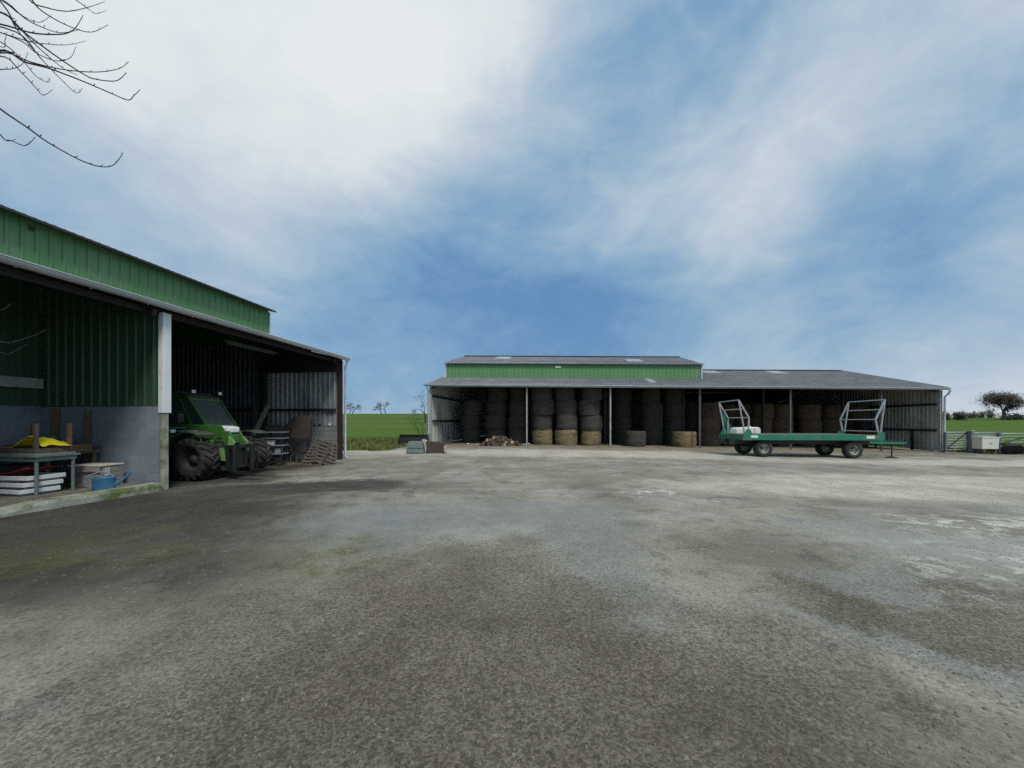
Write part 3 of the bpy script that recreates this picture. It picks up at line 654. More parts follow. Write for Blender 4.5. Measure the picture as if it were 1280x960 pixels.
# ------------------------------------------------------------------ far barn
BO = Vector((-5.5, 25, 0)); BA = Vector((33.3, -1.0, -.32)) / 33.3; BB = Vector((.1426, .9898, 0))
BL = 33.3; BM = 19.2; BEAVE = 4.12; BMON = 3.3; BRID = 9.2; BDEEP = 18.0
def B(u, v, z=0): return BA * u + BB * v + Vector((0, 0, z))
def BW(u, v, z=0): return BO + B(u, v, z)
def bground(u, v):
    w = BW(u, v, 0); return gz(w.x, w.y) - (w.z)
def build_barn():
    bn = thing('hay_barn', 'long open fronted hay barn with grey corrugated roof and green raised clerestory', 'barn', BO)
    roofm = [M['fibre'], M['fibre_under'], M['translucent']]
    sl = .253; rz = lambda v: BEAVE + sl * v
    F = lambda u, v, z: B(u, v, z)
    mb = MB(); corrugated(mb, F, -.25, BL + .25, slope_rows(-.25, rz(-.25), BMON, rz(BMON), 2), pale=((1, 15.0, 15.4),))
    mb.build('front_roof', roofm, bn)
    mb = MB(); corrugated(mb, F, BM + .02, BL + .25, slope_rows(BMON - .05, rz(BMON) - .012, BRID, rz(BRID), 3), pale=((2, 20.9, 22.3), (2, 26.6, 27.9)))
    corrugated(mb, F, BM + .02, BL + .25, slope_rows(BDEEP + .2, rz(.1), BRID, rz(BRID), 3))
    mb.build('low_roof', roofm, bn)
    z1 = 6.02; rzm = lambda v: z1 + .262 * (v - BMON + .2)
    mb = MB(); corrugated(mb, F, -.2, BM + .2, slope_rows(BMON - .2, z1, BRID, rzm(BRID), 3), pale=((1, 14.0, 15.3), (2, 3.0, 4.2)))
    corrugated(mb, F, -.2, BM + .2, slope_rows(BDEEP + .2, z1 - 1.0, BRID, rzm(BRID), 3))
    mb.build('clerestory_roof', roofm, bn)
    mb = MB()
    for u0, u1, z in ((-.2, BM + .2, rzm(BRID)), (BM + .25, BL + .25, rz(BRID))):
        n = int((u1 - u0) / .177 * 6); prof = [(u0 + (u1 - u0) * i / n) for i in range(n + 1)]
        rows = []
        for dv, dz in ((-.32, -.045), (-.06, .055), (.06, .055), (.32, -.045)):
            rows.append([B(u, BRID + dv, z + dz + .03 + .024 * math.sin(2 * math.pi * u / .177)) for u in prof])
        m = n + 1; mb.add(sum(rows, []), [(r*m+i, r*m+i+1, (r+1)*m+i+1, (r+1)*m+i) for r in range(3) for i in range(n)])
    mb.build('ridge_cap', M['fibre_under'], bn)
    mb = MB(); ribbed(mb, lambda u, o, z: B(u, BMON - o, z), 0, BM, rz(BMON) - .05, z1 - .01, .30, .03)
    mb.box(tuple(B(0, BMON + .02, 0)), tuple(B(0, BMON + .02, 0)))
    mb.build('clerestory_cladding', M['green_clad'], bn)
    mb = MB(); ribbed(mb, lambda u, o, z: B(BM + o, u, z), BMON, BDEEP, lambda v: rz(v) - .1 if v < BRID else rz(2 * BRID - v) - .1, lambda v: (rzm(v) if v < BRID else rzm(BRID) - (v - BRID) * .3) - .05, .3, .03)
    mb.build('clerestory_end', M['green_clad'], bn)
    mb = MB(); mb.box((-.05, -.05, 0), (.05, .06, z1 - rz(BMON) - .02), M=Matrix.Translation(B(BM + .04, BMON, rz(BMON) + .03))); mb.build('corner_trim', M['zinc'], bn); mb = MB()
    mb.box((-.05, -.05, 0), (.05, .06, z1 - rz(BMON) - .02), M=Matrix.Translation(B(-.03, BMON, rz(BMON) + .03)))
    mb.build('corner_trim', M['zinc'], bn)
    mb = MB(); u0 = 8.3
    mb.box((0, -.06, 0), (.45, -.035, .16), M=Matrix.Translation(B(u0, BMON, z1 - .28))); mb.build('wall_plate', M['white_plastic'], bn)
    # end walls
    def gable(u, name, mat, side, zl):
        mb = MB(); top = lambda v: ((rzm(v) if (v > BMON) else rz(v)) if u < 1 else rz(v)) - .06 if v < BRID else ((rzm(BRID) if u < 1 else rz(BRID)) - (v - BRID) * .26 - .06)
        ribbed(mb, lambda v, o, z: B(u + o * side, v, z), .1, BDEEP, zl, top, .3, .035, .08, .04)
        return mb.build(name, mat, bn)
    gable(0.0, 'left_end_wall', M['barn_sheet'], 1, lambda v: bground(0, v) + .05)
    gable(BL, 'right_end_wall', M['barn_sheet'], -1, lambda v: bground(BL, v) + .02 + .07 * smooth(1.6, 2.2, v) + .04 * noise.noise((v * 2.3, 0, 0)) + (.05 if 2.6 < v < 3.6 else 0))
    mb = MB(); ribbed(mb, lambda u, o, z: B(u, BDEEP - o, z), 0, BL, lambda u: bground(u, BDEEP) - .1, lambda u: (z1 - .9 if u < BM else rz(.3)), .3, .03); mb.box((-.02, -.02, 0), (BM, .02, z1 - .9), M=Matrix.Translation(B(0, BDEEP + .06, 0))); mb.build('back_wall', M['sheet_shaded'], bn); mb = MB(); mb.bar(B(0, BDEEP + .05, z1 - .95), B(BM, BDEEP + .05, z1 - .95), .08, .3); mb.build('eave_light_seal', M['dark_steel'], bn); mb = MB(); mb.bar(B(BM + .05, BDEEP + .05, rz(.15)), B(BL, BDEEP + .05, rz(.15)), .08, .3); mb.build('eave_light_seal', M['dark_steel'], bn)  # unseen strips added along the rear eave to stop light leaking in
    for z in (1.35, 3.05):
        mb = MB(); mb.bar(B(BL - .1, .15, z), B(BL - .1, BDEEP, z), .08, .13); mb.build('wall_rail', M['dark_steel'], bn)
        mb = MB(); mb.bar(B(.1, .15, z + .3), B(.1, BDEEP, z + .3), .08, .13); mb.build('wall_rail', M['dark_steel'], bn)
    mb = MB()
    mb.bar(B(BL - .1, 1.85, bground(BL, 1.8)), B(BL - .1, 1.85, 1.28), .1, .1)
    mb.build('wall_stud', M['dark_steel'], bn)
    for u in (0.0, 6.5, 12.06, 17.93, 23.8, 29.6, BL):
        mb = MB(); w = .09 if 0 < u < BL else .13; g = bground(u, 0)
        x = B(u, .0, 0)
        for a in (-1, 1): mb.box((x.x + a * w / 2 - .006, x.y - w * .55, x.z + g - .1), (x.x + a * w / 2 + .006, x.y + w * .55, x.z + rz(0) - .16))
        mb.box((x.x - w / 2, x.y - .02, x.z + g - .1), (x.x + w / 2, x.y - .006, x.z + rz(0) - .16))
        mb.build('post', M['post_grey'] if u < 13 or u > 33 else M['post_darker'], bn)
    for u in (6.5, 12.06, 17.93, 23.8, 29.6):
        mb = MB(); x = B(u, BMON + .1, 0); h = rz(BMON) - .2
        mb.box((x.x - .06, x.y - .08, x.z + bground(u, BMON) - .1), (x.x + .06, x.y + .08, x.z + h)); mb.build('inner_post', M['dark_steel'], bn)
    mb = MB()
    for u in (.15, 6.5, 12.06, 17.93, 23.8, 29.6, BL - .2):
        mb.bar(B(u, 0, rz(0) - .2), B(u, BMON, rz(BMON) - .2), .1, .18)
        mb.bar(B(u, BMON, rz(BMON) - .2), B(u, BRID, rz(BRID) - .2), .1, .2)
    for v in (.05, 1.1, 2.2):
        mb.bar(B(0, v, rz(v) - .12), B(BL, v, rz(v) - .12), .07, .12)
    mb.build('roof_frame', M['dark_steel'], bn)
    mb = MB(); half_gutter(mb, F, -.35, BL + .3, -.33, rz(-.3) + .03, .075)
    mb.bar(B(-.3, -.24, rz(-.25) - .05), B(BL + .25, -.24, rz(-.25) - .05), .02, .09); mb.build('gutter', M['zinc'], bn)
    mb = MB(); u = BL + .22; g = bground(BL, 0)
    mb.tube([B(u, -.33, rz(0) - .1), B(u + .1, -.33, rz(0) - .22), B(u + .05, -.25, rz(0) - .42), B(u - .05, -.12, rz(0) - .6), B(u - .05, -.1, g + .15), B(u - .05, -.2, g + .05)], .055, 10)
    mb.build('downpipe', M['zinc'], bn)
    mb = MB(); u = -.12
    mb.tube([B(u, -.33, rz(0) - .1), B(u, -.28, rz(0) - .25), B(u, -.1, rz(0) - .45), B(u, -.08, .1)], .05, 10); mb.build('downpipe', M['zinc'], bn)
    mb = MB(); mb.bar(B(-.27, -.3, rz(-.3) + .03), B(-.27, BMON, rz(BMON) + .03), .03, .15); mb.build('verge_trim', M['zinc'], bn); mb = MB(); mb.bar(B(BL + .27, -.3, rz(-.3) + .03), B(BL + .27, BRID, rz(BRID) + .03), .03, .13)
    mb.build('verge_trim', M['zinc'], bn)
build_barn()

# ------------------------------------------------------------------ straw bales
ORD = ['first', 'second', 'third', 'fourth', 'fifth', 'sixth', 'seventh', 'eighth', 'ninth', 'tenth', 'eleventh', 'twelfth', 'thirteenth', 'fourteenth',
       'fifteenth', 'sixteenth', 'seventeenth', 'eighteenth', 'nineteenth', 'twentieth', 'twenty first', 'twenty second']
def bale_mesh(seed, mat, r=.74, h=1.06):
    mb = MB(); n, k = 40, 9; rnd = random.Random(seed); vs = []
    for j in range(k):
        z = h * j / (k - 1); e = 1 - .07 * abs(2 * j / (k - 1) - 1) ** 5 + .012 * math.sin(j * 1.7 + seed)
        for i in range(n):
            a = 2 * math.pi * i / n
            q = r * e * (1 + .035 * noise.noise((math.cos(a) * 2 + seed, math.sin(a) * 2, z * 2.2)) + .02 * noise.noise((math.cos(a) * 7, math.sin(a) * 7 + seed, z * 8)))
            vs.append((q * math.cos(a), q * math.sin(a), z + .02 * noise.noise((a * 3, seed, z))))
    mb.add(vs, [(j*n+i, j*n+(i+1) % n, (j+1)*n+(i+1) % n, (j+1)*n+i) for j in range(k-1) for i in range(n)], 0, True)
    top = vs[-n:]; mb.add(top, [tuple(range(n))]); mb.add(vs[:n], [tuple(range(n))[::-1]])
    # loose straw ends round the bale
    for _ in range(170):
        a = rnd.uniform(0, 6.283); z = rnd.uniform(.03, h - .02); q = r * (1.0 + rnd.uniform(-.03, .01))
        p = Vector((q * math.cos(a), q * math.sin(a), z)); o = Vector((math.cos(a + rnd.uniform(-1, 1)), math.sin(a + rnd.uniform(-1, 1)), rnd.uniform(-.9, .5))) * rnd.uniform(.05, .13)
        sd_ = Vector((-math.sin(a), math.cos(a), .3)) * .006
        mb.add([p - sd_, p + sd_, p + o], [(0,1,2)])
    return mb, mat
def build_bales():
    protos = {}
    def new_bale(kind, i):
        if (kind, i) not in protos:
            mb, m = bale_mesh(i * 3.7 + len(kind), M[kind]); protos[(kind, i)] = mb.build('straw_bale', m); return protos[(kind, i)]
        o = protos[(kind, i)].copy(); COL.objects.link(o); return o
    LV = {1: ['the only level'], 2: ['bottom', 'top'], 3: ['bottom', 'middle', 'top'], 4: ['bottom', 'second from the ground', 'third from the ground', 'top']}
    # px of the stack's middle, depth into the barn, levels, kinds from the ground up
    front = [(589, 3.6, 3, 'ggg'), (620, 3.3, 4, 'gggg'), (648, 3.2, 4, 'gggg'), (678.5, 1.5, 4, 'yggg'), (707.5, 1.4, 4, 'yggg'), (738.5, 1.3, 4, 'yggg'),
             (815.5, 3.4, 4, 'gggg'), (887, 3.0, 3, 'bbb'), (951, 4.2, 3, 'bbb'), (978, 4.3, 3, 'bbb'), (1011, 4.3, 3, 'bbb'), (1040, 4.6, 3, 'bbb')]
    single = [(794, 1.1, 'g', 'dark grey straw bale alone on the floor, just right of the second bay post'), (855, 1.2, 'y', 'single yellowish straw bale on the floor left of the brown stack'),
              (910, 3.6, 'b', 'short brown bale behind the rear of the trailer, right of the brown stack')]
    back = [(778, 4.6, 4, 'gggg'), (797, 6.2, 4, 'gggg'), (842, 4.0, 4, 'gggg'), (868, 4.6, 3, 'ggg'), (911, 5.6, 3, 'bbb'), (928, 5.0, 3, 'bbb'), (1068, 5.2, 3, 'bbb'), (762, 5.6, 4, 'gggg')]
    kn = {'g': 'straw_grey', 'y': 'straw', 'b': 'straw_brown'}; cn = {'g': 'grey', 'y': 'yellow', 'b': 'brown'}
    rnd = random.Random(3)
    def uv(px, v):
        # solve u so that the point at depth v is seen at px
        u = 0
        for _ in range(20):
            w = BW(u, v); u += ((px - 640) / FPX * w.y - w.x)
        return u
    order = sorted([(p, v, n, ks) for p, v, n, ks in front + back], key=lambda q: q[0])
    for si, (px, v, n, ks) in enumerate(order):
        u = uv(px, v); w = BW(u, v); z0 = gz(w.x, w.y)
        for l in range(n):
            o = new_bale(kn[ks[l]], (si + l) % 3)
            o.location = (w.x + rnd.uniform(-.06, .06) * l, w.y + rnd.uniform(-.10, .10), z0 + l * 1.055)
            o.rotation_euler = (rnd.uniform(-.02, .02), rnd.uniform(-.02, .02), rnd.uniform(0, 6.28))
            s = rnd.uniform(.94, 1.06); o.scale = (s, s, 1)
            tag(o, f'{cn[ks[l]]} round straw bale, {LV[n][l]} in the {ORD[si]} bale stack from the left', 'straw bale', 'round straw bales stacked in the barn')
    for i, (px, v, k, lab) in enumerate(single):
        u = uv(px, v); w = BW(u, v); o = new_bale(kn[k], i); o.location = (w.x, w.y, gz(w.x, w.y)); o.rotation_euler = (0, 0, i * 2.1)
        tag(o, lab, 'straw bale', 'round straw bales stacked in the barn')
build_bales()

# ------------------------------------------------------------------ firewood pile
def build_logs():
    rnd = random.Random(11); c = gpt(626, 556.2); c.y = 24.4
    rows = [14, 12, 9, 5]; r = .098; names = ['bottom', 'second', 'third', 'top']
    for j, n in enumerate(rows):
        for i in range(n):
            rr = r * rnd.uniform(.82, 1.12); ln = rnd.uniform(.42, .6)
            x = c.x + (i - (n - 1) / 2) * .195 + rnd.uniform(-.02, .02) + (.1 if j % 2 else 0) - .05 * j; z = r * .95 + j * .155 + rnd.uniform(-.012, .012)
            mb = MB(); k = 11; y0 = -ln / 2 + rnd.uniform(-.06, .06)
            ring = [(rr * (1 + rnd.uniform(-.09, .09)) * math.cos(2*math.pi*q/k), rr * (1 + rnd.uniform(-.09, .09)) * math.sin(2*math.pi*q/k)) for q in range(k)]
            A = [(a, y0, b) for a, b in ring]; Bv = [(a, y0 + ln, b) for a, b in ring]
            mb.add(A + Bv, [(q, (q+1) % k, k + (q+1) % k, k + q) for q in range(k)], 0)
            mb.add(A, [tuple(range(k))], 1); mb.add(Bv, [tuple(range(k))[::-1]], 1)
            pale = rnd.random() < .26
            o = mb.build('firewood_log', [M['log_bark'], M['log_end'] if pale else M['log_end_dark']])
            o.location = (x, c.y, gz(x, c.y) + z); o.rotation_euler = (rnd.uniform(-.04, .04), 0, rnd.uniform(-.22, .22))
            tag(o, f"{'pale' if pale else 'dark'} ended sawn log, {ORD[i]} from the left in the firewood pile's {names[j]} row", 'log', 'sawn logs in the firewood pile')
build_logs()

# ------------------------------------------------------------------ wheels
AXY = Matrix.Rotation(R(90), 4, 'X')          # turns a lathe axis (Z) to the Y axis
def road_wheel(name, parent, c, r, w, out):
    """plain trailer wheel; out = -1 or 1 is the side the rim faces"""
    wh = bpy.data.objects.new(name, None); COL.objects.link(wh); wh.parent = parent; wh.location = c
    mb = MB(); h = w / 2; ri = r * .56
    prof = [(ri, -h*.82), (ri*1.08, -h*.95), (r*.80, -h), (r*.93, -h*.92), (r*.985, -h*.75)]
    for q in (-.5, -.17, .17, .5): prof += [(r, h*(q-.13)), (r, h*(q+.13)), (r*.972, h*(q+.14)), (r*.972, h*(q+.19))]
    prof += [(r*.985, h*.75), (r*.93, h*.92), (r*.80, h), (ri*1.08, h*.95), (ri, h*.82)]
    mb.lathe(prof, 36, AXY, closed=True); mb.build('tyre', M['tyre'], wh)
    mb = MB(); s = -out
    prof = [(ri*1.03, -h*.8*s), (ri*.98, -h*.86*s), (ri*.92, -h*.70*s), (ri*.88, -h*.2*s), (ri*.62, -h*.1*s), (ri*.42, -h*.32*s), (ri*.40, -h*.55*s), (ri*.22, -h*.58*s), (ri*.2, -h*.75*s), (.001, -h*.77*s)]
    mb.lathe(prof, 28, AXY @ Matrix.Scale(-1, 4, (0,0,1)) if False else AXY)
    mb.lathe([(ri*1.03, h*.8*s), (ri*.9, h*.6*s), (ri*.88, -h*.2*s)], 28, AXY)
    for q in range(6):
        a = 2 * math.pi * q / 6
        mb.tube([(ri*.31*math.cos(a), -h*.5*s*-1 if False else h*.55*s, ri*.31*math.sin(a)), (ri*.31*math.cos(a), h*.66*s, ri*.31*math.sin(a))], .016, 6)
    mb.build('rim', M['rim'], wh)
    return wh
def lug_wheel(name, parent, c, r, w, out):
    wh = bpy.data.objects.new(name, None); COL.objects.link(wh); wh.parent = parent; wh.location = c
    mb = MB(); h = w / 2; ri = r * .55; rc = r * .92
    prof = [(ri, -h*.75), (ri*1.1, -h*.9), (r*.74, -h*.98), (r*.86, -h*.9), (rc, -h*.6), (rc*1.01, 0), (rc, h*.6), (r*.86, h*.9), (r*.74, h*.98), (ri*1.1, h*.9), (ri, h*.75)]
    mb.lathe(prof, 40, AXY, closed=True)
    n = 17
    for sgn in (-1, 1):
        for q in range(n):
            a0 = 2 * math.pi * (q + (.5 if sgn > 0 else 0)) / n; sweep = .30
            # lug runs from the middle of the tread out and back to the shoulder
            pts = []
            for (t, y, rb, rt, hw) in ((0, .0, rc*.97, r*1.0, .028), (.5, .52, rc*.97, r*.995, .032), (1, .98, r*.84, r*.955, .036)):
                a = a0 + sweep * t
                for da in (-1, 1):
                    for rr in (rb, rt):
                        aa = a + da * hw * 1.1 / r * (1.25 if rr == rb else .9)
                        pts.append((rr * math.cos(aa), sgn * y * h, rr * math.sin(aa)))
            fs = []
            for k in range(2):
                b = k * 4; e = b + 4
                fs += [(b+1, b+3, e+3, e+1), (b, b+1, e+1, e), (b+3, b+2, e+2, e+3)]
            fs += [(0, 2, 3, 1), (8, 9, 11, 10)]
            mb.add(pts, fs)
    mb.build('tyre', M['tyre'], wh)
    mb = MB(); s = out
    prof = [(ri*1.02, h*.72*s), (ri*.95, h*.76*s), (ri*.88, h*.5*s), (ri*.84, h*.05*s), (ri*.55, -h*.05*s), (ri*.38, h*.22*s), (ri*.30, h*.36*s), (.001, h*.38*s)]
    mb.lathe([(a, -z) for a, z in prof], 28, AXY)
    for q in range(8):
        a = 2 * math.pi * q / 8
        mb.tube([(ri*.46*math.cos(a), h*.05*s, ri*.46*math.sin(a)), (ri*.46*math.cos(a), h*.2*s, ri*.46*math.sin(a))], .018, 6)
    mb.build('rim', M['dark_rim'], wh)
    return wh

# ------------------------------------------------------------------ bale trailer
def build_trailer():
    g0 = gz(14.6, 19.2); Yn, Yf = 18.1, 20.45
    O = Vector((14.7, 19.25, g0))
    tr = thing('bale_trailer', 'long green flatbed bale trailer with grey end racks parked before the barn', 'trailer', O, -.06)
    def W(x, y, z): return Vector((x, y, z)) - O
    zt, zb = .96, .68
    mb = MB(); G = M['trailer_green']
    mb.box(W(11.55, Yn, zb), W(18.05, Yn + .1, zt)); mb.box(W(11.55, Yf - .1, zb), W(18.05, Yf, zt))
    mb.box(W(11.55, Yn + .1, zb), W(11.65, Yf - .1, zt - .03)); mb.box(W(17.95, Yn + .1, zb), W(18.05, Yf - .1, zt - .03))
    for x in [11.9 + k * .75 for k in range(9)]: mb.box(W(x, Yn + .1, zb + .08), W(x + .09, Yf - .1, zt - .06))
    mb.build('bed_frame', G, tr, bevel=.012)
    mb = MB()
    for k in range(12):
        y = Yn + .11 + k * .178; mb.box(W(11.66, y, zt - .055), W(17.94, y + .17, zt - .012))
    mb.build('deck', M['wood_dark'], tr)
    mb = MB()
    for y in (18.75, 19.7): mb.box(W(11.2, y, zb - .22), W(18.0, y + .12, zb - .003))
    for x in (12.55, 16.85):
        mb.box(W(x - .12, 18.75, .44), W(x + .12, 19.8, .56)); mb.tube([W(x, 18.3, .30), W(x, 20.2, .30)], .055, 10)
        for y in (18.8, 19.75):
            for q in range(4): mb.box(W(x - .42 + q * .08, y - .035, .33 + q * .025), W(x + .42 - q * .08, y + .035, .352 + q * .025))
    mb.lathe([(.42, -.03), (.42, .03), (.34, .03), (.34, -.03)], 28, Matrix.Translation(W(16.85, 19.25, .61)), closed=True)
    mb.build('chassis', M['dark_steel'], tr)
    r = .425
    for x, yy in ((12.6, Yn + .28), (16.83, Yn + .25)):
        road_wheel('wheel', tr, W(x, yy, gz(x, yy) + r), r, .30, -1)
        road_wheel('wheel', tr, W(x - .02, Yf - .38, gz(x, Yf - .38) + r), r, .30, 1)
    # racks
    def rack(side, xt, xm, xb, xs, zs, green):
        mb = MB(); far = .14
        for y, f in ((Yn + .05, 0), (Yf - .05, far)):
            mb.bar(W(xb + f, y, zs[3]), W(xm + f, y, zs[2]), .06, .06); mb.bar(W(xm + f, y, zs[2]), W(xt + f, y, zs[0]), .06, .06); mb.bar(W(xt + f, y, zs[0]), W(xs + f, y, zs[3] - .02), .05, .05)
        for i, (x, z) in enumerate(((xt, zs[0]), ((xt + xm) / 2 + side * -.02, zs[1]), (xm, zs[2])) + (((xb, zs[3] + .06),) if not green else ())):
            mb.tube([W(x, Yn + .05, z), W(x + far, Yf - .05, z)], .026, 8)
        o = mb.build('end_rack', M['rack_steel'], tr)
        return o
    rack(-1, 11.31, 11.80, 11.78, 11.62, (2.67, 2.23, 1.80, .98), True)
    rack(1, 18.18, 17.74, 17.86, 17.96, (2.66, 2.18, 1.70, 1.05), False)
    # stake pockets and the rear brace
    for y in (Yn - .012, Yf - .03):
        mb = MB(); mb.prism([W(11.5, y, zb), W(11.93, y, zb), W(11.93, y, zt + .06), (W(11.84, y, 1.22)), W(11.68, y, 1.22), W(11.5, y, zb + .15)], (0, .045, 0)); mb.build('stake_pocket', M['trailer_green'], tr)
        mb = MB(); mb.prism([W(17.78, y, zb), W(18.12, y, zb), W(18.12, y, zt + .12), W(17.80, y, zt + .12)], (0, .045, 0)); mb.build('stake_pocket', M['trailer_green'], tr)
    mb = MB(); y = Yf - .02
    mb.prism([W(11.52, y, 2.30), W(11.62, y, 2.32), W(12.28, y, 1.0), W(12.42, y, .62), W(11.72, y, .62), W(11.95, y, 1.05)], (0, .06, 0))
    mb.bar(W(11.5, y + .03, 2.62), W(11.86, y + .03, .80), .05, .05)
    mb.build('rear_brace', M['trailer_green'], tr)
    mb = MB(); y = Yf - .3
    mb.bar(W(11.95, y, .80), W(11.62, y, .42), .09, .06); mb.bar(W(11.88, y + .1, .74), W(11.98, y + .1, .5), .18, .05); mb.box(W(11.62, y - .3, .66), W(11.95, y + .3, .74))
    mb.build('light_bracket', M['pale_stone'], tr)
    mb = MB(); mb.box(W(11.86, Yn - .012, .80), W(12.2, Yn - .003, .92)); mb.box(W(17.28, Yn - .012, .77), W(17.66, Yn - .003, .91)); mb.build('reflector_plate', M['white_plastic'], tr)
    mb = MB(); mb.box(W(17.72, Yn - .010, .80), W(17.8, Yn - .003, .88)); mb.build('side_marker', M['orange'], tr)
    mb = MB(); mb.box(W(11.44, Yn - .02, .72), W(11.58, Yn - .014, .78)); mb.build('tail_lamp', M['red_lens'], tr)
    # drawbar
    mb = MB()
    mb.bar(W(17.3, 18.8, .55), W(20.05, 19.25, .50), .09, .10); mb.bar(W(17.3, 19.7, .55), W(20.05, 19.29, .50), .09, .10)
    mb.lathe([(.085, -.03), (.085, .03), (.045, .03), (.045, -.03)], 18, Matrix.Translation(W(20.13, 19.27, .50)), closed=True)
    mb.build('drawbar', M['trailer_green'], tr)
    mb = MB(); gs = gz(19.4, 19.2)
    mb.tube([W(19.4, 19.15, gs + .08), W(19.4, 19.15, .58)], .03, 10); mb.lathe([(.24, 0), (.24, .03), (.12, .07), (.04, .1)], 18, Matrix.Translation(W(19.4, 19.15, gs + .004)))
    mb.tube([W(19.36, 19.15, .6), W(19.5, 19.15, .66)], .012, 6)
    mb.build('support_jack', M['dark_steel'], tr)
    mb = MB(); mb.tube([W(18.0, 19.3, .7), W(18.6, 19.3, .58), W(19.3, 19.3, .62), W(19.8, 19.28, .6), W(20.05, 19.2, .66)], .016, 6); mb.build('brake_hose', M['rubber'], tr)
    # white plastic tank standing on the deck at the rear
    tk = thing('white_tank', 'white plastic tank with rounded top lying on the rear of the trailer deck', 'tank', (12.25, 19.45, zt - .01), -.06)
    mb = MB(); pts = [(-.62, 0, .0), (.62, 0, 0), (.63, 0, .22), (.6, 0, .31), (.5, 0, .36), (-.46, 0, .34), (-.6, 0, .26)]
    mb.prism([Vector(p) + Vector((0, -.33, .002)) for p in pts], (0, .66, 0)); mb.build('tank_body', M['white_plastic'], tk, bevel=.05)
    mb = MB(); mb.tube([(.2, 0, .345), (.2, 0, .41)], .1, 16); mb.build('tank_cap', M['white_plastic'], tk, bevel=.01)
    mb = MB()
    for x in (-.25, .3): mb.box((x - .015, -.342, 0), (x + .015, -.336, .30))
    mb.build('strap', M['rack_steel'], tk)
build_trailer()

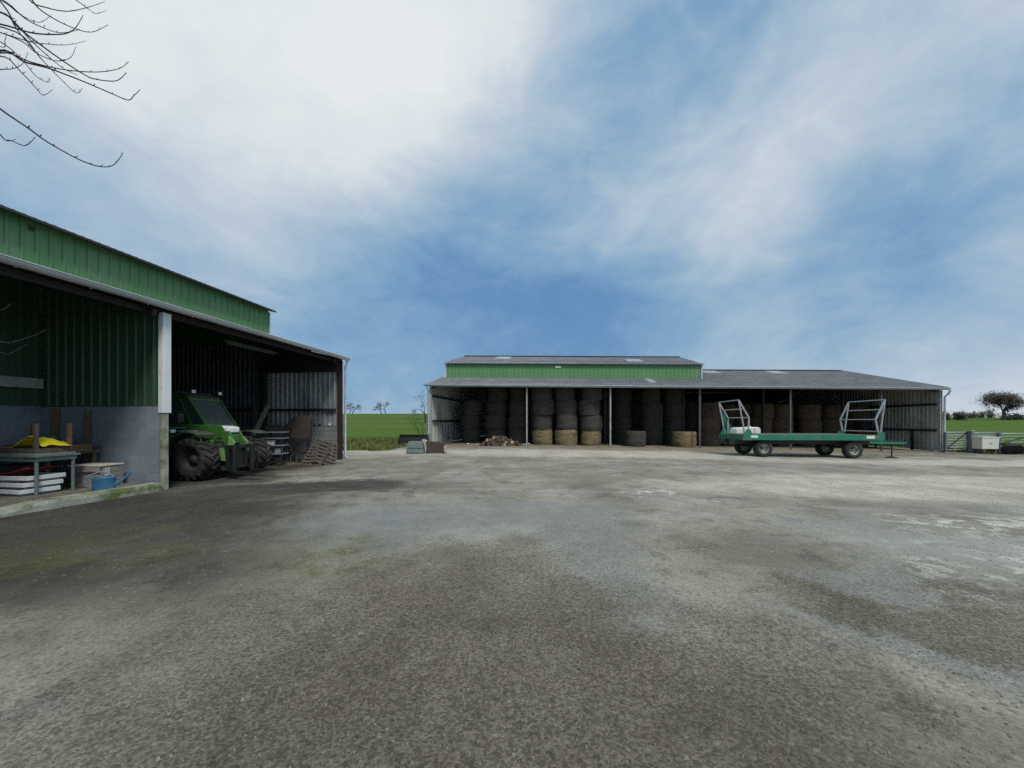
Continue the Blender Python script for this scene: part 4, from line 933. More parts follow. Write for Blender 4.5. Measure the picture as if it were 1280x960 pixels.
# ------------------------------------------------------------------ telehandler
def build_telehandler():
    O = Vector((-9.82, 11.13, 0))
    th = thing('telehandler', 'green telescopic handler with sloping cab glass parked nose out in the left shed', 'telehandler', O, -SA)
    G = M['tele_green']
    mb = MB()   # chassis
    mb.prism([(-2.3, -.45, .55), (1.75, -.45, .50), (1.95, -.45, .72), (1.8, -.45, .98), (-1.0, -.45, 1.02), (-2.3, -.45, 1.0)], (0, .95, 0))
    mb.box((-.75, -1.02, .5), (.62, -.46, .98)); mb.box((-.6, .52, .5), (.6, 1.0, 1.0))
    mb.build('chassis', M['dusty_plastic'], th, bevel=.03)
    mb = MB()   # axles
    for x in (-1.35, 1.35):
        mb.tube([(x, -.8, .6), (x, .8, .6)], .1, 12); mb.lathe([(.05, -.2), (.2, -.14), (.24, 0), (.2, .14), (.05, .2)], 16, Matrix.Translation((x, 0, .58)) @ AXY)
    mb.build('axle', M['dark_steel'], th)
    for x in (-1.35, 1.35):
        for y in (-.92, .92): lug_wheel('wheel', th, (x, y, .585), .585, .44, -1 if y < 0 else 1)
    # mudguards: curved shells
    for x in (-1.35, 1.35):
        for y in (-.92, .92):
            mb = MB(); n = 14; a0, a1 = (R(60), R(195)) if x > 0 else (R(-10), R(125)); vs = []
            for k in range(n + 1):
                a = a0 + (a1 - a0) * k / n
                for rr in (.70, .735):
                    for yy in (-.24, .24): vs.append((x + rr * math.cos(a), y + yy, .6 + rr * math.sin(a)))
            fs = []
            for k in range(n):
                b, e = 4*k, 4*k+4; fs += [(b, b+1, e+1, e), (b+2, e+2, e+3, b+3), (b, e, e+2, b+2), (b+1, b+3, e+3, e+1)]
            fs += [(0, 2, 3, 1), (4*n, 4*n+1, 4*n+3, 4*n+2)]
            mb.add(vs, fs, 0); mb.build('mudguard', M['dusty_plastic'], th)
    # engine side pod between the wheels (right side) with louvres
    mb = MB(); mb.prism([(-1.0, -.98, .62), (.55, -.98, .62), (.75, -.98, 1.05), (.5, -.98, 1.22), (-1.9, -.98, 1.32), (-1.9, -.98, 1.0)], (0, .5, 0)); hood = mb.build('engine_hood', G, th, bevel=.04)
    mb = MB()
    for k in range(6): mb.box((-.7 + k*.16, -.995, .78), (-.6 + k*.16, -.982, 1.02))
    mb.build('louvre', M['black_plastic'], hood)
    # boom, lying low along the right of the cab
    mb = MB(); mb.prism([(-2.3, -.50, 1.32), (-1.6, -.50, 1.12), (1.65, -.50, 1.12), (1.86, -.50, 1.20), (1.9, -.50, 1.42), (1.7, -.50, 1.50), (-2.3, -.50, 1.55)], (0, .34, 0))
    boom = mb.build('boom', G, th, bevel=.025)
    mb = MB(); mb.box((1.1, -.515, 1.17), (1.14, -.145, 1.47)); mb.box((1.48, -.52, 1.10), (1.56, -.14, 1.5)); mb.build('boom_collar', G, boom)
    mb = MB(); mb.shift = -.30; mb.prism([(2.02, -.52, 1.49), (2.26, -.52, 1.44), (2.26, -.52, 1.28), (2.14, -.52, 1.32)], (0, .38, 0)); mb.build('boom_cap', M['lamp_white'], boom, bevel=.03)
    mb = MB(); mb.shift = -.30; mb.tube([(-.5, -.55, 1.30), (1.3, -.55, 1.33)], .02, 8); mb.tube([(-.4, -.56, 1.40), (.9, -.56, 1.43)], .016, 8); mb.build('hydraulic_pipe', M['zinc'], boom)
    mb = MB(); mb.shift = -.30; mb.prism([(1.95, -.53, 1.32), (2.28, -.53, 1.34), (2.44, -.53, 1.05), (2.36, -.53, .80), (2.18, -.53, .62), (2.08, -.53, .66), (2.14, -.53, .95)], (0, .05, 0))
    mb.prism([(1.95, -.18, 1.32), (2.28, -.18, 1.34), (2.44, -.18, 1.05), (2.36, -.18, .80), (2.18, -.18, .62), (2.08, -.18, .66), (2.14, -.18, .95)], (0, .05, 0)); mb.box((2.05, -.50, .98), (2.3, -.17, 1.24)); mb.build('boom_head', G, th, bevel=.015)
    mb = MB(); mb.shift = -.30; mb.prism([(2.30, -.565, 1.2), (2.5, -.565, 1.02), (2.46, -.565, .92), (2.3, -.565, .9)], (0, .035, 0)); mb.build('tilt_link', M['tele_lime'], th); mb = MB(); mb.shift = -.30; mb.prism([(2.30, -.125, 1.2), (2.5, -.125, 1.02), (2.46, -.125, .92), (2.3, -.125, .9)], (0, .035, 0)); mb.build('tilt_link', M['tele_lime'], th); mb = MB(); mb.shift = -.30
    mb.prism([(2.02, -.57, .86), (2.12, -.57, .86), (2.2, -.57, .5), (2.08, -.57, .5)], (0, .036, 0)); mb.build('tilt_link', M['tele_lime'], th)
    mb = MB(); mb.shift = -.30; mb.box((1.55, -.62, .92), (1.74, -.46, 1.08)); mb.build('battery_box', M['tele_lime'], th, bevel=.02)
    mb = MB(); mb.shift = -.30; mb.tube([(1.62, -.34, .9), (2.25, -.34, .98)], .06, 10); mb.tube([(1.0, -.34, .8), (1.65, -.34, .9)], .085, 10); mb.build('tilt_cylinder', M['galv'], th)
    # fork carriage with two tines
    mb = MB(); mb.shift = -.30
    for z in (.30, .86): mb.box((2.42, -.80, z), (2.5, .14, z + .09))
    for y in (-.78, -.5, -.2, .08): mb.box((2.44, y, .3), (2.5, y + .06, .95))
    for y in (-.68, -.08):
        mb.box((2.5, y, .16), (2.56, y + .11, .95)); mb.prism([(2.5, y, .16), (3.35, y, .20), (3.35, y, .215), (2.5, y, .225)], (0, .11, 0))
    mb.prism([(2.30, -.58, .32), (2.44, -.58, .32), (2.44, -.58, .94), (2.36, -.58, .94)], (0, .5, 0))
    mb.build('fork_carriage', M['black_plastic'], th)
    mb = MB(); mb.shift = -.30; pts = lambda y: [(1.6, y, .82), (1.9, y, .9), (2.2, y, .85), (2.42, y, .72)]
    for y in (-.3, -.26, -.22): mb.tube(pts(y), .014, 6)
    mb.build('hydraulic_hose', M['rubber'], th)
    # cab: frame of four slanting pillars, roof and glass, left of the boom
    y0, y1 = -.12, .88
    P = {'fb': (.86, 1.42), 'ft': (.22, 2.28), 'rb': (-.98, 1.4), 'rt': (-.86, 2.40), 'mb': (.34, 1.42), 'mt': (-.14, 2.42)}
    cab = bpy.data.objects.new('cab', None); COL.objects.link(cab); cab.parent = th
    mb = MB()
    for y in (y0, y1):
        for a, b in (('fb', 'ft'), ('rb', 'rt'), ('mb', 'mt')): mb.bar((P[a][0], y, P[a][1]), (P[b][0], y, P[b][1]), .055, .07)
        mb.bar((P['rb'][0], y, 1.4), (P['fb'][0], y, 1.42), .05, .06); mb.bar((P['rt'][0], y, P['rt'][1]), (P['mt'][0], y, P['mt'][1]), .05, .05); mb.bar((P['mt'][0], y, P['mt'][1]), (P['ft'][0], y, P['ft'][1]), .05, .05)
    for k in ('fb', 'ft', 'rb', 'rt'): mb.bar((P[k][0], y0, P[k][1]), (P[k][0], y1, P[k][1]), .05, .06)
    mb.build('cab_frame', G, cab)
    mb = MB(); mb.prism([(-.96, y0 - .03, 2.40), (-.10, y0 - .03, 2.44), (.26, y0 - .03, 2.30), (.2, y0 - .03, 2.38), (-.14, y0 - .03, 2.51), (-.9, y0 - .03, 2.49)], (0, y1 - y0 + .06, 0)); mb.build('cab_roof', M['dusty_plastic'], cab, bevel=.015)
    mb = MB(); mb.prism([(-.98, y0 + .01, .9), (.84, y0 + .01, .9), (.84, y0 + .01, 1.38), (-.98, y0 + .01, 1.36)], (0, y1 - y0 - .02, 0)); mb.build('cab_base', G, cab, bevel=.03)
    def pane(name, pts, n):
        mb = MB(); mb.prism(pts, n); mb.build(name, M['glass'], cab)
    pane('windscreen', [(.84, y0 + .05, 1.46), (.84, y1 - .05, 1.46), (.23, y1 - .05, 2.26), (.23, y0 + .05, 2.26)], (.006, 0, .005))
    for y in (y0, y1): pane('side_window', [(-.93, y, 1.44), (.28, y, 1.45), (-.16, y, 2.38), (-.82, y, 2.37)], (0, .006, 0)); pane('side_window', [(.39, y, 1.46), (.79, y, 1.46), (.20, y, 2.26), (-.07, y, 2.38)], (0, .006, 0))
    pane('rear_window', [(-.97, y0 + .05, 1.44), (-.97, y1 - .05, 1.44), (-.86, y1 - .05, 2.37), (-.86, y0 + .05, 2.37)], (.006, 0, 0))
    mb = MB(); mb.box((-.7, .15, 1.25), (-.15, .65, 1.42)); mb.prism([(-.75, .17, 1.4), (-.61, .17, 1.42), (-.72, .17, 2.05), (-.82, .17, 2.05)], (0, .46, 0)); mb.build('driver_seat', M['black_plastic'], cab, bevel=.04)
    mb = MB(); mb.lathe([(.17, -.012), (.19, 0), (.17, .012), (.16, 0)], 20, Matrix.Translation((.1, .4, 1.72)) @ Matrix.Rotation(R(-50), 4, 'Y'), closed=True); mb.tube([(.4, .4, 1.4), (.1, .4, 1.72)], .025, 8); mb.build('steering_wheel', M['black_plastic'], cab)
    # lamps and mirror
    for x, y, z in ((.26, -.06, 2.50), (.26, .80, 2.50)):
        mb = MB(); mb.box((x, y - .07, z - .06), (x + .07, y + .07, z + .06)); lamp = mb.build('work_lamp', M['black_plastic'], th, bevel=.012)
        mb = MB(); mb.box((x + .071, y - .055, z - .045), (x + .08, y + .055, z + .045)); mb.build('lens', M['lamp_white'], lamp)
    mb = MB(); mb.box((.55, -1.0, 1.28), (.68, -.86, 1.4)); hl = mb.build('headlight', M['black_plastic'], th, bevel=.015)
    mb = MB(); mb.box((.58, -1.008, 1.30), (.69, -.88, 1.38)); mb.build('lens', M['lamp_white'], hl)
    mb = MB(); mb.tube([(1.2, -1.0, .98), (1.26, -1.0, 1.18), (1.5, -1.0, 1.2), (1.6, -1.0, 1.14), (1.63, -1.0, .98)], .018, 8); mb.build('grab_handle', M['tele_lime'], th)
    mb = MB(); mb.tube([(.2, -.15, 1.6), (.5, -.5, 1.66)], .014, 6); mb.box((.46, -.66, 1.58), (.5, -.48, 1.84)); mb.build('mirror', M['black_plastic'], th, bevel=.012)
    mb = MB(); mb.tube([(1.3, -.1, .3), (2.0, -.5, .24)], .05, 8); mb.box((1.5, -.55, .24), (2.05, -.3, .34)); mb.build('front_guard', M['dusty_plastic'], th)
build_telehandler()

# ------------------------------------------------------------------ odds and ends in the big bay of the shed
def build_bay_clutter():
    # leaning plank
    mb = MB(); mb.bar((0, 0, 0), (.62, .75, 2.25), .16, .035, up=(0, 1, 0)); o = mb.build('plank', M['wood_grey'], loc=(-10.55, 14.3, 0)); tag(o, 'long pale plank leaning steeply behind the telehandler in the left shed', 'plank')
    for k, (t, w, lab) in enumerate(((3.55, .2, 'dark board upright against the inner post, left one of the pair'), (3.30, .16, 'dark board upright against the inner post, right one of the pair'))):
        mb = MB(); mb.bar((0, 0, 0), (.02 * k, .2, 2.3 - .3 * k), w, .03, up=(0, 1, 0)); o = mb.build('board', M['wood_dark']); o.location = SW(SEND - .75, t); tag(o, lab, 'board', 'dark boards by the inner post')
    # metal rack
    p = gpt(345, 581.5)
    rk = thing('metal_rack', 'black metal rack of small tiers beside the telehandler forks', 'rack', p, -SA + .2)
    mb = MB()
    for x in (-.3, .3):
        for y in (-.2, .2): mb.box((x - .02, y - .02, 0), (x + .02, y + .02, 1.25))
    mb.build('upright', M['dark_steel'], rk)
    for z in (.12, .42, .72, .98, 1.2):
        mb = MB(); mb.box((-.34, -.24, z), (.34, .24, z + .03)); mb.build('shelf', M['rack_steel'] if z > .3 else M['dark_steel'], rk)
    for (x, z, h, m, nm, lab) in ((-.12, .75, .17, 'white_plastic', 'canister', 'small white canister on the middle shelf of the black metal rack'), (.1, .15, .2, 'dark_steel', 'canister', 'dark canister on the lowest shelf of the black metal rack'), (.14, .45, .2, 'rack_steel', 'canister', 'grey canister on the second shelf of the black metal rack')):
        t = thing(nm, lab, 'canister', p + Matrix.Rotation(-SA + .2, 3, 'Z') @ Vector((x, -.08, z + .002)))
        mb = MB(); mb.box((-.11, -.08, 0), (.11, .08, h)); mb.build('body', M[m], t, bevel=.02); mb = MB(); mb.tube([(.05, 0, h), (.05, 0, h + .03)], .03, 10); mb.build('cap', M['black_plastic'], t)
    # old drill / folded implement with a big dark panel
    p = gpt(368, 580); p = Vector((p.x, 14.3, 0))
    im = thing('folded_implement', 'dark folded farm implement with a brown steel panel beside the wooden pallets', 'implement', p, -SA)
    mb = MB(); mb.prism([(-.45, 0, .95), (.42, 0, .95), (.62, 0, 1.85), (-.25, 0, 1.80), (-.62, 0, 1.45)], (0, .05, 0)); mb.build('panel', M['rust'], im, bevel=.01)
    mb = MB(); mb.box((-.5, -.1, .35), (.5, .0, .45)); mb.box((-.5, -.1, .82), (.5, 0, .92)); mb.box((-.42, -.08, 0), (-.34, .02, 1.0)); mb.box((.34, -.08, 0), (.42, .02, 1.0))
    for k in range(4): mb.tube([(-.38 + k*.24, -.05, .4), (-.42 + k*.24, -.25, .3), (-.36 + k*.24, -.36, .1), (-.3 + k*.24, -.3, .02)], .022, 6)
    mb.bar((-.5, -.05, .9), (-.2, .02, 1.75), .05, .05); mb.bar((.5, -.05, .9), (.5, .02, 1.7), .05, .05); mb.build('frame', M['dark_steel'], im)
    # two pallets leaning one on the other
    def pallet(loc, rot, lab):
        t = thing('wooden_pallet', lab, 'pallet', loc, 0, 'wooden pallets leaning in the left shed'); t.rotation_euler = rot
        for k in range(7):
            mb = MB(); mb.box((-.42, -.02, .0 + k*.14), (.42, .002, .075 + k*.14)); mb.build('slat', M['pallet_wood'], t)
        for x in (-.42, -.04, .34):
            mb = MB(); mb.box((x, .003, 0), (x + .08, .09, .915)); mb.build('bearer', M['pallet_wood'], t)
        for k in (0, 3, 6):
            mb = MB(); mb.box((-.42, .091, k*.14), (.42, .112, .075 + k*.14)); mb.build('slat', M['pallet_wood'], t)
    a = gpt(386, 582.5)
    pallet(a, (R(-38), R(0), -SA - .15), 'brown slatted pallet leaning back beside the dark implement, the front one')
    pallet(a + Vector((.47, .22, .02)), (R(-14), R(20), -SA + 1.2), 'brown slatted pallet standing on edge against the block wall, the right one')
    # grey drum and box by the wall foot
    p = gpt(409, 577.5)
    t = thing('battery', 'small grey box with pale lid on the ground by the shed corner post', 'box', p, -SA)
    mb = MB(); mb.box((-.26, -.14, 0), (.2, .14, .2)); mb.build('case', M['blue_grey'], t, bevel=.015); mb = MB(); mb.box((-.27, -.15, .201), (.21, .15, .235)); mb.build('lid', M['rack_steel'], t); mb = MB(); mb.tube([(-.16, 0, .235), (-.14, 0, .275), (.06, 0, .275), (.08, 0, .235)], .012, 6); mb.build('handle', M['black_plastic'], t)
    # pale lumps on the wall ledge
    for k, (t_, m, lab) in enumerate(((.45, 'white_plastic', 'small white tub on the block wall ledge near the shed corner'), (.9, 'black_plastic', 'small black tin on the block wall ledge, right of the other two tins'), (1.15, 'black_plastic', 'small black tin on the block wall ledge, middle one of three tins'), (1.45, 'dark_steel', 'small dark tin on the block wall ledge, left of the other two tins'))):
        w = SW(SEND - .175, t_, 1.412); mb = MB(); mb.lathe([(.001, 0), (.042, 0), (.045, .09), (.035, .1), (.001, .1)], 14); o = mb.build('tin', M[m]); o.location = w; tag(o, lab, 'tin', 'tins on the wall ledge')
    # loose straw
    mb = MB(); rnd = random.Random(5)
    for _ in range(500):
        c = gpt(rnd.gauss(363, 9), 581.5) + Vector((rnd.gauss(0, .1), rnd.gauss(0, .25), 0)); a = rnd.uniform(0, 6.28); l = rnd.uniform(.06, .2); z = abs(rnd.gauss(0, .05)) + .01
        d = Vector((math.cos(a), math.sin(a), rnd.uniform(-.2, .3))) * l; sd_ = Vector((-math.sin(a), math.cos(a), 0)) * .006
        c.z = z; mb.add([c - sd_, c + sd_, c + d], [(0,1,2)])
    o = mb.build('loose_straw', M['straw_loose'], kind='stuff'); tag(o, 'loose yellowish straw scattered on the ground by the pallets', 'straw')
build_bay_clutter()

# ------------------------------------------------------------------ the small store at the left edge
def build_store():
    FZ = .152
    def SL(s, t, z=0): return SW(s, t, z)
    # grey-green metal table
    t = thing('metal_table', 'grey green metal table in the shed store at the left edge', 'table', SL(-1.28, 1.65, FZ), -SA)
    def L_(s, tt, z): return S(s + 1.28, tt - 1.65, z)
    H = .78
    mb = MB(); mb.box(L_(-1.62, .92, H - .04), L_(-.92, 2.45, H)); mb.build('table_top', M['table_green'], t, bevel=.01)
    mb = MB(); mb.box(L_(-1.58, .96, H - .12), L_(-.96, .99, H - .042)); mb.box(L_(-1.58, 2.38, H - .12), L_(-.96, 2.41, H - .042)); mb.box(L_(-1.58, .991, H - .12), L_(-1.55, 2.379, H - .042)); mb.box(L_(-.99, .991, H - .12), L_(-.96, 2.379, H - .042)); mb.build('apron', M['table_green'], t)
    for s in (-1.55, -1.0):
        for tt in (1.0, 2.36):
            mb = MB(); a = L_(s, tt, 0); mb.tube([a, a + Vector((0, 0, H - .045))], .028, 12); mb.build('leg', M['table_green'], t)
    # upturned wooden table on it
    u = thing('upturned_table', 'old wooden table turned upside down with legs up, on the metal table', 'table', SL(-1.28, 1.5, FZ + H + .003), -SA)
    def U(s, tt, z): return S(s + 1.28, tt - 1.5, z)
    mb = MB(); mb.box(U(-1.60, .95, 0), U(-.98, 2.05, .03)); mb.build('table_top', M['wood_grey'], u)
    mb = MB(); mb.box(U(-1.55, 1.0, .031), U(-1.53, 2.0, .13)); mb.box(U(-1.05, 1.0, .031), U(-1.03, 2.0, .13)); mb.box(U(-1.529, 1.0, .031), U(-1.051, 1.02, .13)); mb.build('apron', M['wood_dark'], u)
    for s in (-1.54, -1.04):
        for tt in (1.03, 1.97):
            mb = MB(); a = U(s, tt, .031); mb.bar(a, a + Vector((0, 0, .60)), .055, .055); mb.build('leg', M['wood_dark'] if s < -1.2 else M['wood_brown'], u)
    # yellow sheet thrown over its apron
    mb = MB(); n, k = 18, 12; vs = []
    for i in range(n + 1):
        for j in range(k + 1):
            a, b = i / n, j / k
            s = -1.50 + .44 * b + .03 * math.sin(a * 7); tt = .96 + 1.0 * a + .04 * math.sin(b * 5)
            z = .155 + .24 * math.exp(-((a - .32) / .25) ** 2) * (1 - .5 * b) + .035 * noise.noise((a * 4, b * 4, 2)) + .02 * noise.noise((a * 9, b * 9, 1)) - .04 * abs(b - .5)
            vs.append(U(s, tt, max(z, .139)))
    m_ = k + 1; mb.add(vs, [(i*m_+j, i*m_+j+1, (i+1)*m_+j+1, (i+1)*m_+j) for i in range(n) for j in range(k)], 0, True)
    o = mb.build('yellow_sheet', M['yellow']); o.location = u.location; o.rotation_euler = (0, 0, -SA); sol = o.modifiers.new('thickness', 'SOLIDIFY'); sol.thickness = .006
    tag(o, 'crumpled bright yellow plastic sheet between the legs of the upturned table', 'sheet')
    # three white trays and a red sheet on them
    base = SL(-1.42, 1.62, FZ)
    for k, lab in enumerate(('white shallow tray at the bottom of the tray stack under the metal table', 'white shallow tray in the middle of the tray stack under the metal table', 'white shallow tray under the red sheet, topmost of the tray stack')):
        tr = thing('tray', lab, 'tray', base + Vector((.01 * k, .012 * k, .002 + k * .128)), -SA + .06 * (k - 1), 'white trays stacked under the metal table')
        mb = MB(); mb.box((-.52, -.25, 0), (.52, .25, .03)); mb.build('tray_base', M['blue_grey'], tr)
        mb = MB()
        for a, b in (((-.56, -.29, .035), (.56, -.265, .12)), ((-.56, .265, .035), (.56, .29, .12)), ((-.56, -.264, .035), (-.535, .264, .12)), ((.535, -.264, .035), (.56, .264, .12))): mb.box(a, b)
        mb.box((-.534, -.264, .031), (.534, .264, .05)); mb.build('tray_rim', M['white_plastic'], tr, bevel=.008)
    mb = MB(); n, k = 14, 8; vs = []
    for i in range(n + 1):
        for j in range(k + 1):
            a, b = i / n - .5, j / k - .5
            vs.append((a * .95 + .05, b * .56, .012 + .11 * smooth(-.1, .45, a) + .03 * noise.noise((a * 4, b * 5, 3)) + .02))
    m_ = k + 1; mb.add(vs, [(i*m_+j, i*m_+j+1, (i+1)*m_+j+1, (i+1)*m_+j) for i in range(n) for j in range(k)], 0, True)
    o = mb.build('red_sheet', M['red_cover']); o.location = base + Vector((.02, .024, .38)); o.rotation_euler = (0, 0, -SA + .05); sol = o.modifiers.new('thickness', 'SOLIDIFY'); sol.thickness = .008
    tag(o, 'dark red sheet lying over the stack of white trays', 'sheet')
    # blue watering can near the kerb
    can = thing('watering_can', 'blue plastic watering can near the mossy kerb of the shed store', 'watering can', SL(-.93, .32, FZ), .62)
    mb = MB(); E = Matrix.Scale(.68, 4, (0, 1, 0)); mb.lathe([(.001, .004), (.165, .004), (.172, .02), (.178, .25), (.184, .26), (.184, .275), (.172, .275), (.160, .262), (.150, .10), (.001, .1)], 32, E); mb.build('body', M['blue_can'], can)
    mb = MB(); mb.tube([(-.165, 0, .07), (-.25, 0, .10), (-.275, 0, .20), (-.22, 0, .32), (-.08, 0, .385), (.06, 0, .37), (.14, 0, .275)], .014, 8); mb.build('handle', M['blue_grey'], can)
    mb = MB(); mb.tube([(.15, 0, .10), (.22, 0, .15), (.34, 0, .27), (.40, 0, .34)], [.042, .032, .022, .02], 12); mb.build('spout', M['blue_can'], can)
    mb = MB(); mb.tube([(.165, 0, .24), (.28, 0, .22)], .01, 6); mb.build('spout_stay', M['blue_can'], can)
    # weathered box seat by the partition
    bx = thing('wooden_box', 'weathered grey wooden box with pale lid boards by the grey partition wall', 'box', SL(-.50, 1.12, FZ), -SA + .12)
    mb = MB(); mb.scl = .82
    for k in range(4):
        mb.box((-.42, -.27, .01 + k*.135), (.42, -.25, .14 + k*.135)); mb.box((-.42, .25, .01 + k*.135), (.42, .27, .14 + k*.135))
        mb.box((-.42, -.249, .01 + k*.135), (-.40, .249, .14 + k*.135)); mb.box((.40, -.249, .01 + k*.135), (.42, .249, .14 + k*.135))
    mb.box((-.4, -.249, .005), (.4, .249, .03)); mb.build('box_side', M['wood_grey'], bx)
    mb = MB(); mb.scl = .82; mb.box((-.46, -.31, .555), (-.22, .29, .60)); mb.box((-.21, -.31, .56), (.44, .29, .60)); mb.build('lid', M['pale_wood'], bx, bevel=.008)
    mb = MB(); mb.scl = .82; mb.box((-.2, -.325, .42), (.42, -.30, .55)); mb.build('apron_board', M['wood_grey'], bx)
    mb = MB(); mb.scl = .82; mb.box((.425, -.2, .30), (.46, -.1, .52)); mb.build('batten', M['pale_wood'], bx)
    # workbench with boards behind
    wb = thing('workbench', 'low dark workbench carrying brown boards against the partition wall', 'workbench', SL(-.6, 2.35, FZ), -SA)
    mb = MB(); mb.box(S(-.45, -.75, .72), S(.48, .95, .77)); mb.build('bench_top', M['wood_dark'], wb)
    for s in (-.4, .40):
        for tt in (-.68, .88): mb = MB(); a = S(s, tt, 0); mb.bar(a, a + Vector((0, 0, .72)), .07, .07); mb.build('leg', M['wood_dark'], wb)
    for k, (dz, w, lab) in enumerate(((0, .34, 'brown board, lowest of three stacked on the low workbench'), (.052, .30, 'brown board, middle of three stacked on the low workbench'), (.104, .32, 'brown board, top of three stacked on the low workbench'))):
        mb = MB(); mb.box((-.75, -w, 0), (.62, w, .05)); o = mb.build('brown_board', M['wood_brown'], bevel=.006); o.location = SL(-.6, 2.2, FZ + .773 + dz); o.rotation_euler = (0, 0, -SA + .08 * (k - 1)); tag(o, lab, 'board', 'brown boards on the workbench')
    sk = thing('plastic_tub', 'small grey tub with white label standing on the brown boards', 'tub', SL(-.62, 2.25, FZ + .932), -SA)
    mb = MB(); mb.lathe([(.001, 0), (.15, 0), (.17, .17), (.18, .175), (.165, .18), (.14, .02), (.001, .02)], 20, Matrix.Scale(.6, 4, (0, 1, 0))); mb.build('body', M['blue_grey'], sk)
    mb = MB(); mb.box((-.04, -.108, .04), (.05, -.1, .15)); mb.build('label', M['white_plastic'], sk)
    # upright boards and offcuts against the walls
    for s, tt, h, w, tilt, m, lab in ((-.16, 1.95, 1.72, .11, .02, 'wood_dark', 'dark board standing upright against the grey partition wall, nearest the box'), (-.2, 2.85, 1.78, .13, .03, 'wood_brown', 'brown board standing upright against the partition wall in the back corner'),
                                      (-1.5, 3.25, 1.75, .2, .02, 'wood_dark', 'wide dark plank upright against the store back wall, right one of two'), (-1.75, 3.22, 1.55, .16, .04, 'wood_dark', 'dark plank upright against the store back wall, left one of two')):
        a = SL(s, tt, FZ); mb = MB(); mb.bar((0, 0, 0), (tilt, tilt, h), w, .03, up=(-.991, .133, 0) if s > -1 else (.133, .99, 0)); o = mb.build('upright_board', M[m]); o.location = a; tag(o, lab, 'board', 'boards standing in the shed store')
    # black crate under the table
    cr = thing('crate', 'black plastic crate behind the white trays under the metal table', 'crate', SL(-1.25, 2.05, FZ), -SA)
    mb = MB(); mb.box((-.3, -.2, 0), (.3, .2, .02))
    for a, b in (((-.3, -.2, .021), (.3, -.18, .52)), ((-.3, .18, .021), (.3, .2, .52)), ((-.3, -.179, .021), (-.28, .179, .52)), ((.28, -.179, .021), (.3, .179, .52))): mb.box(a, b)
    mb.build('crate_body', M['black_plastic'], cr); mb = MB(); mb.box((-.33, -.23, .522), (.33, .23, .55)); mb.build('rim', M['black_plastic'], cr)
    bk = thing('tub', 'pale blue plastic tub on the metal table left of the upturned table', 'tub', SL(-1.42, 2.28, FZ + H + .003), -SA)
    mb = MB(); mb.lathe([(.001, 0), (.11, 0), (.13, .12), (.145, .13), (.13, .135), (.1, .02), (.001, .02)], 20); mb.build('body', M['blue_grey'], bk)
build_store()

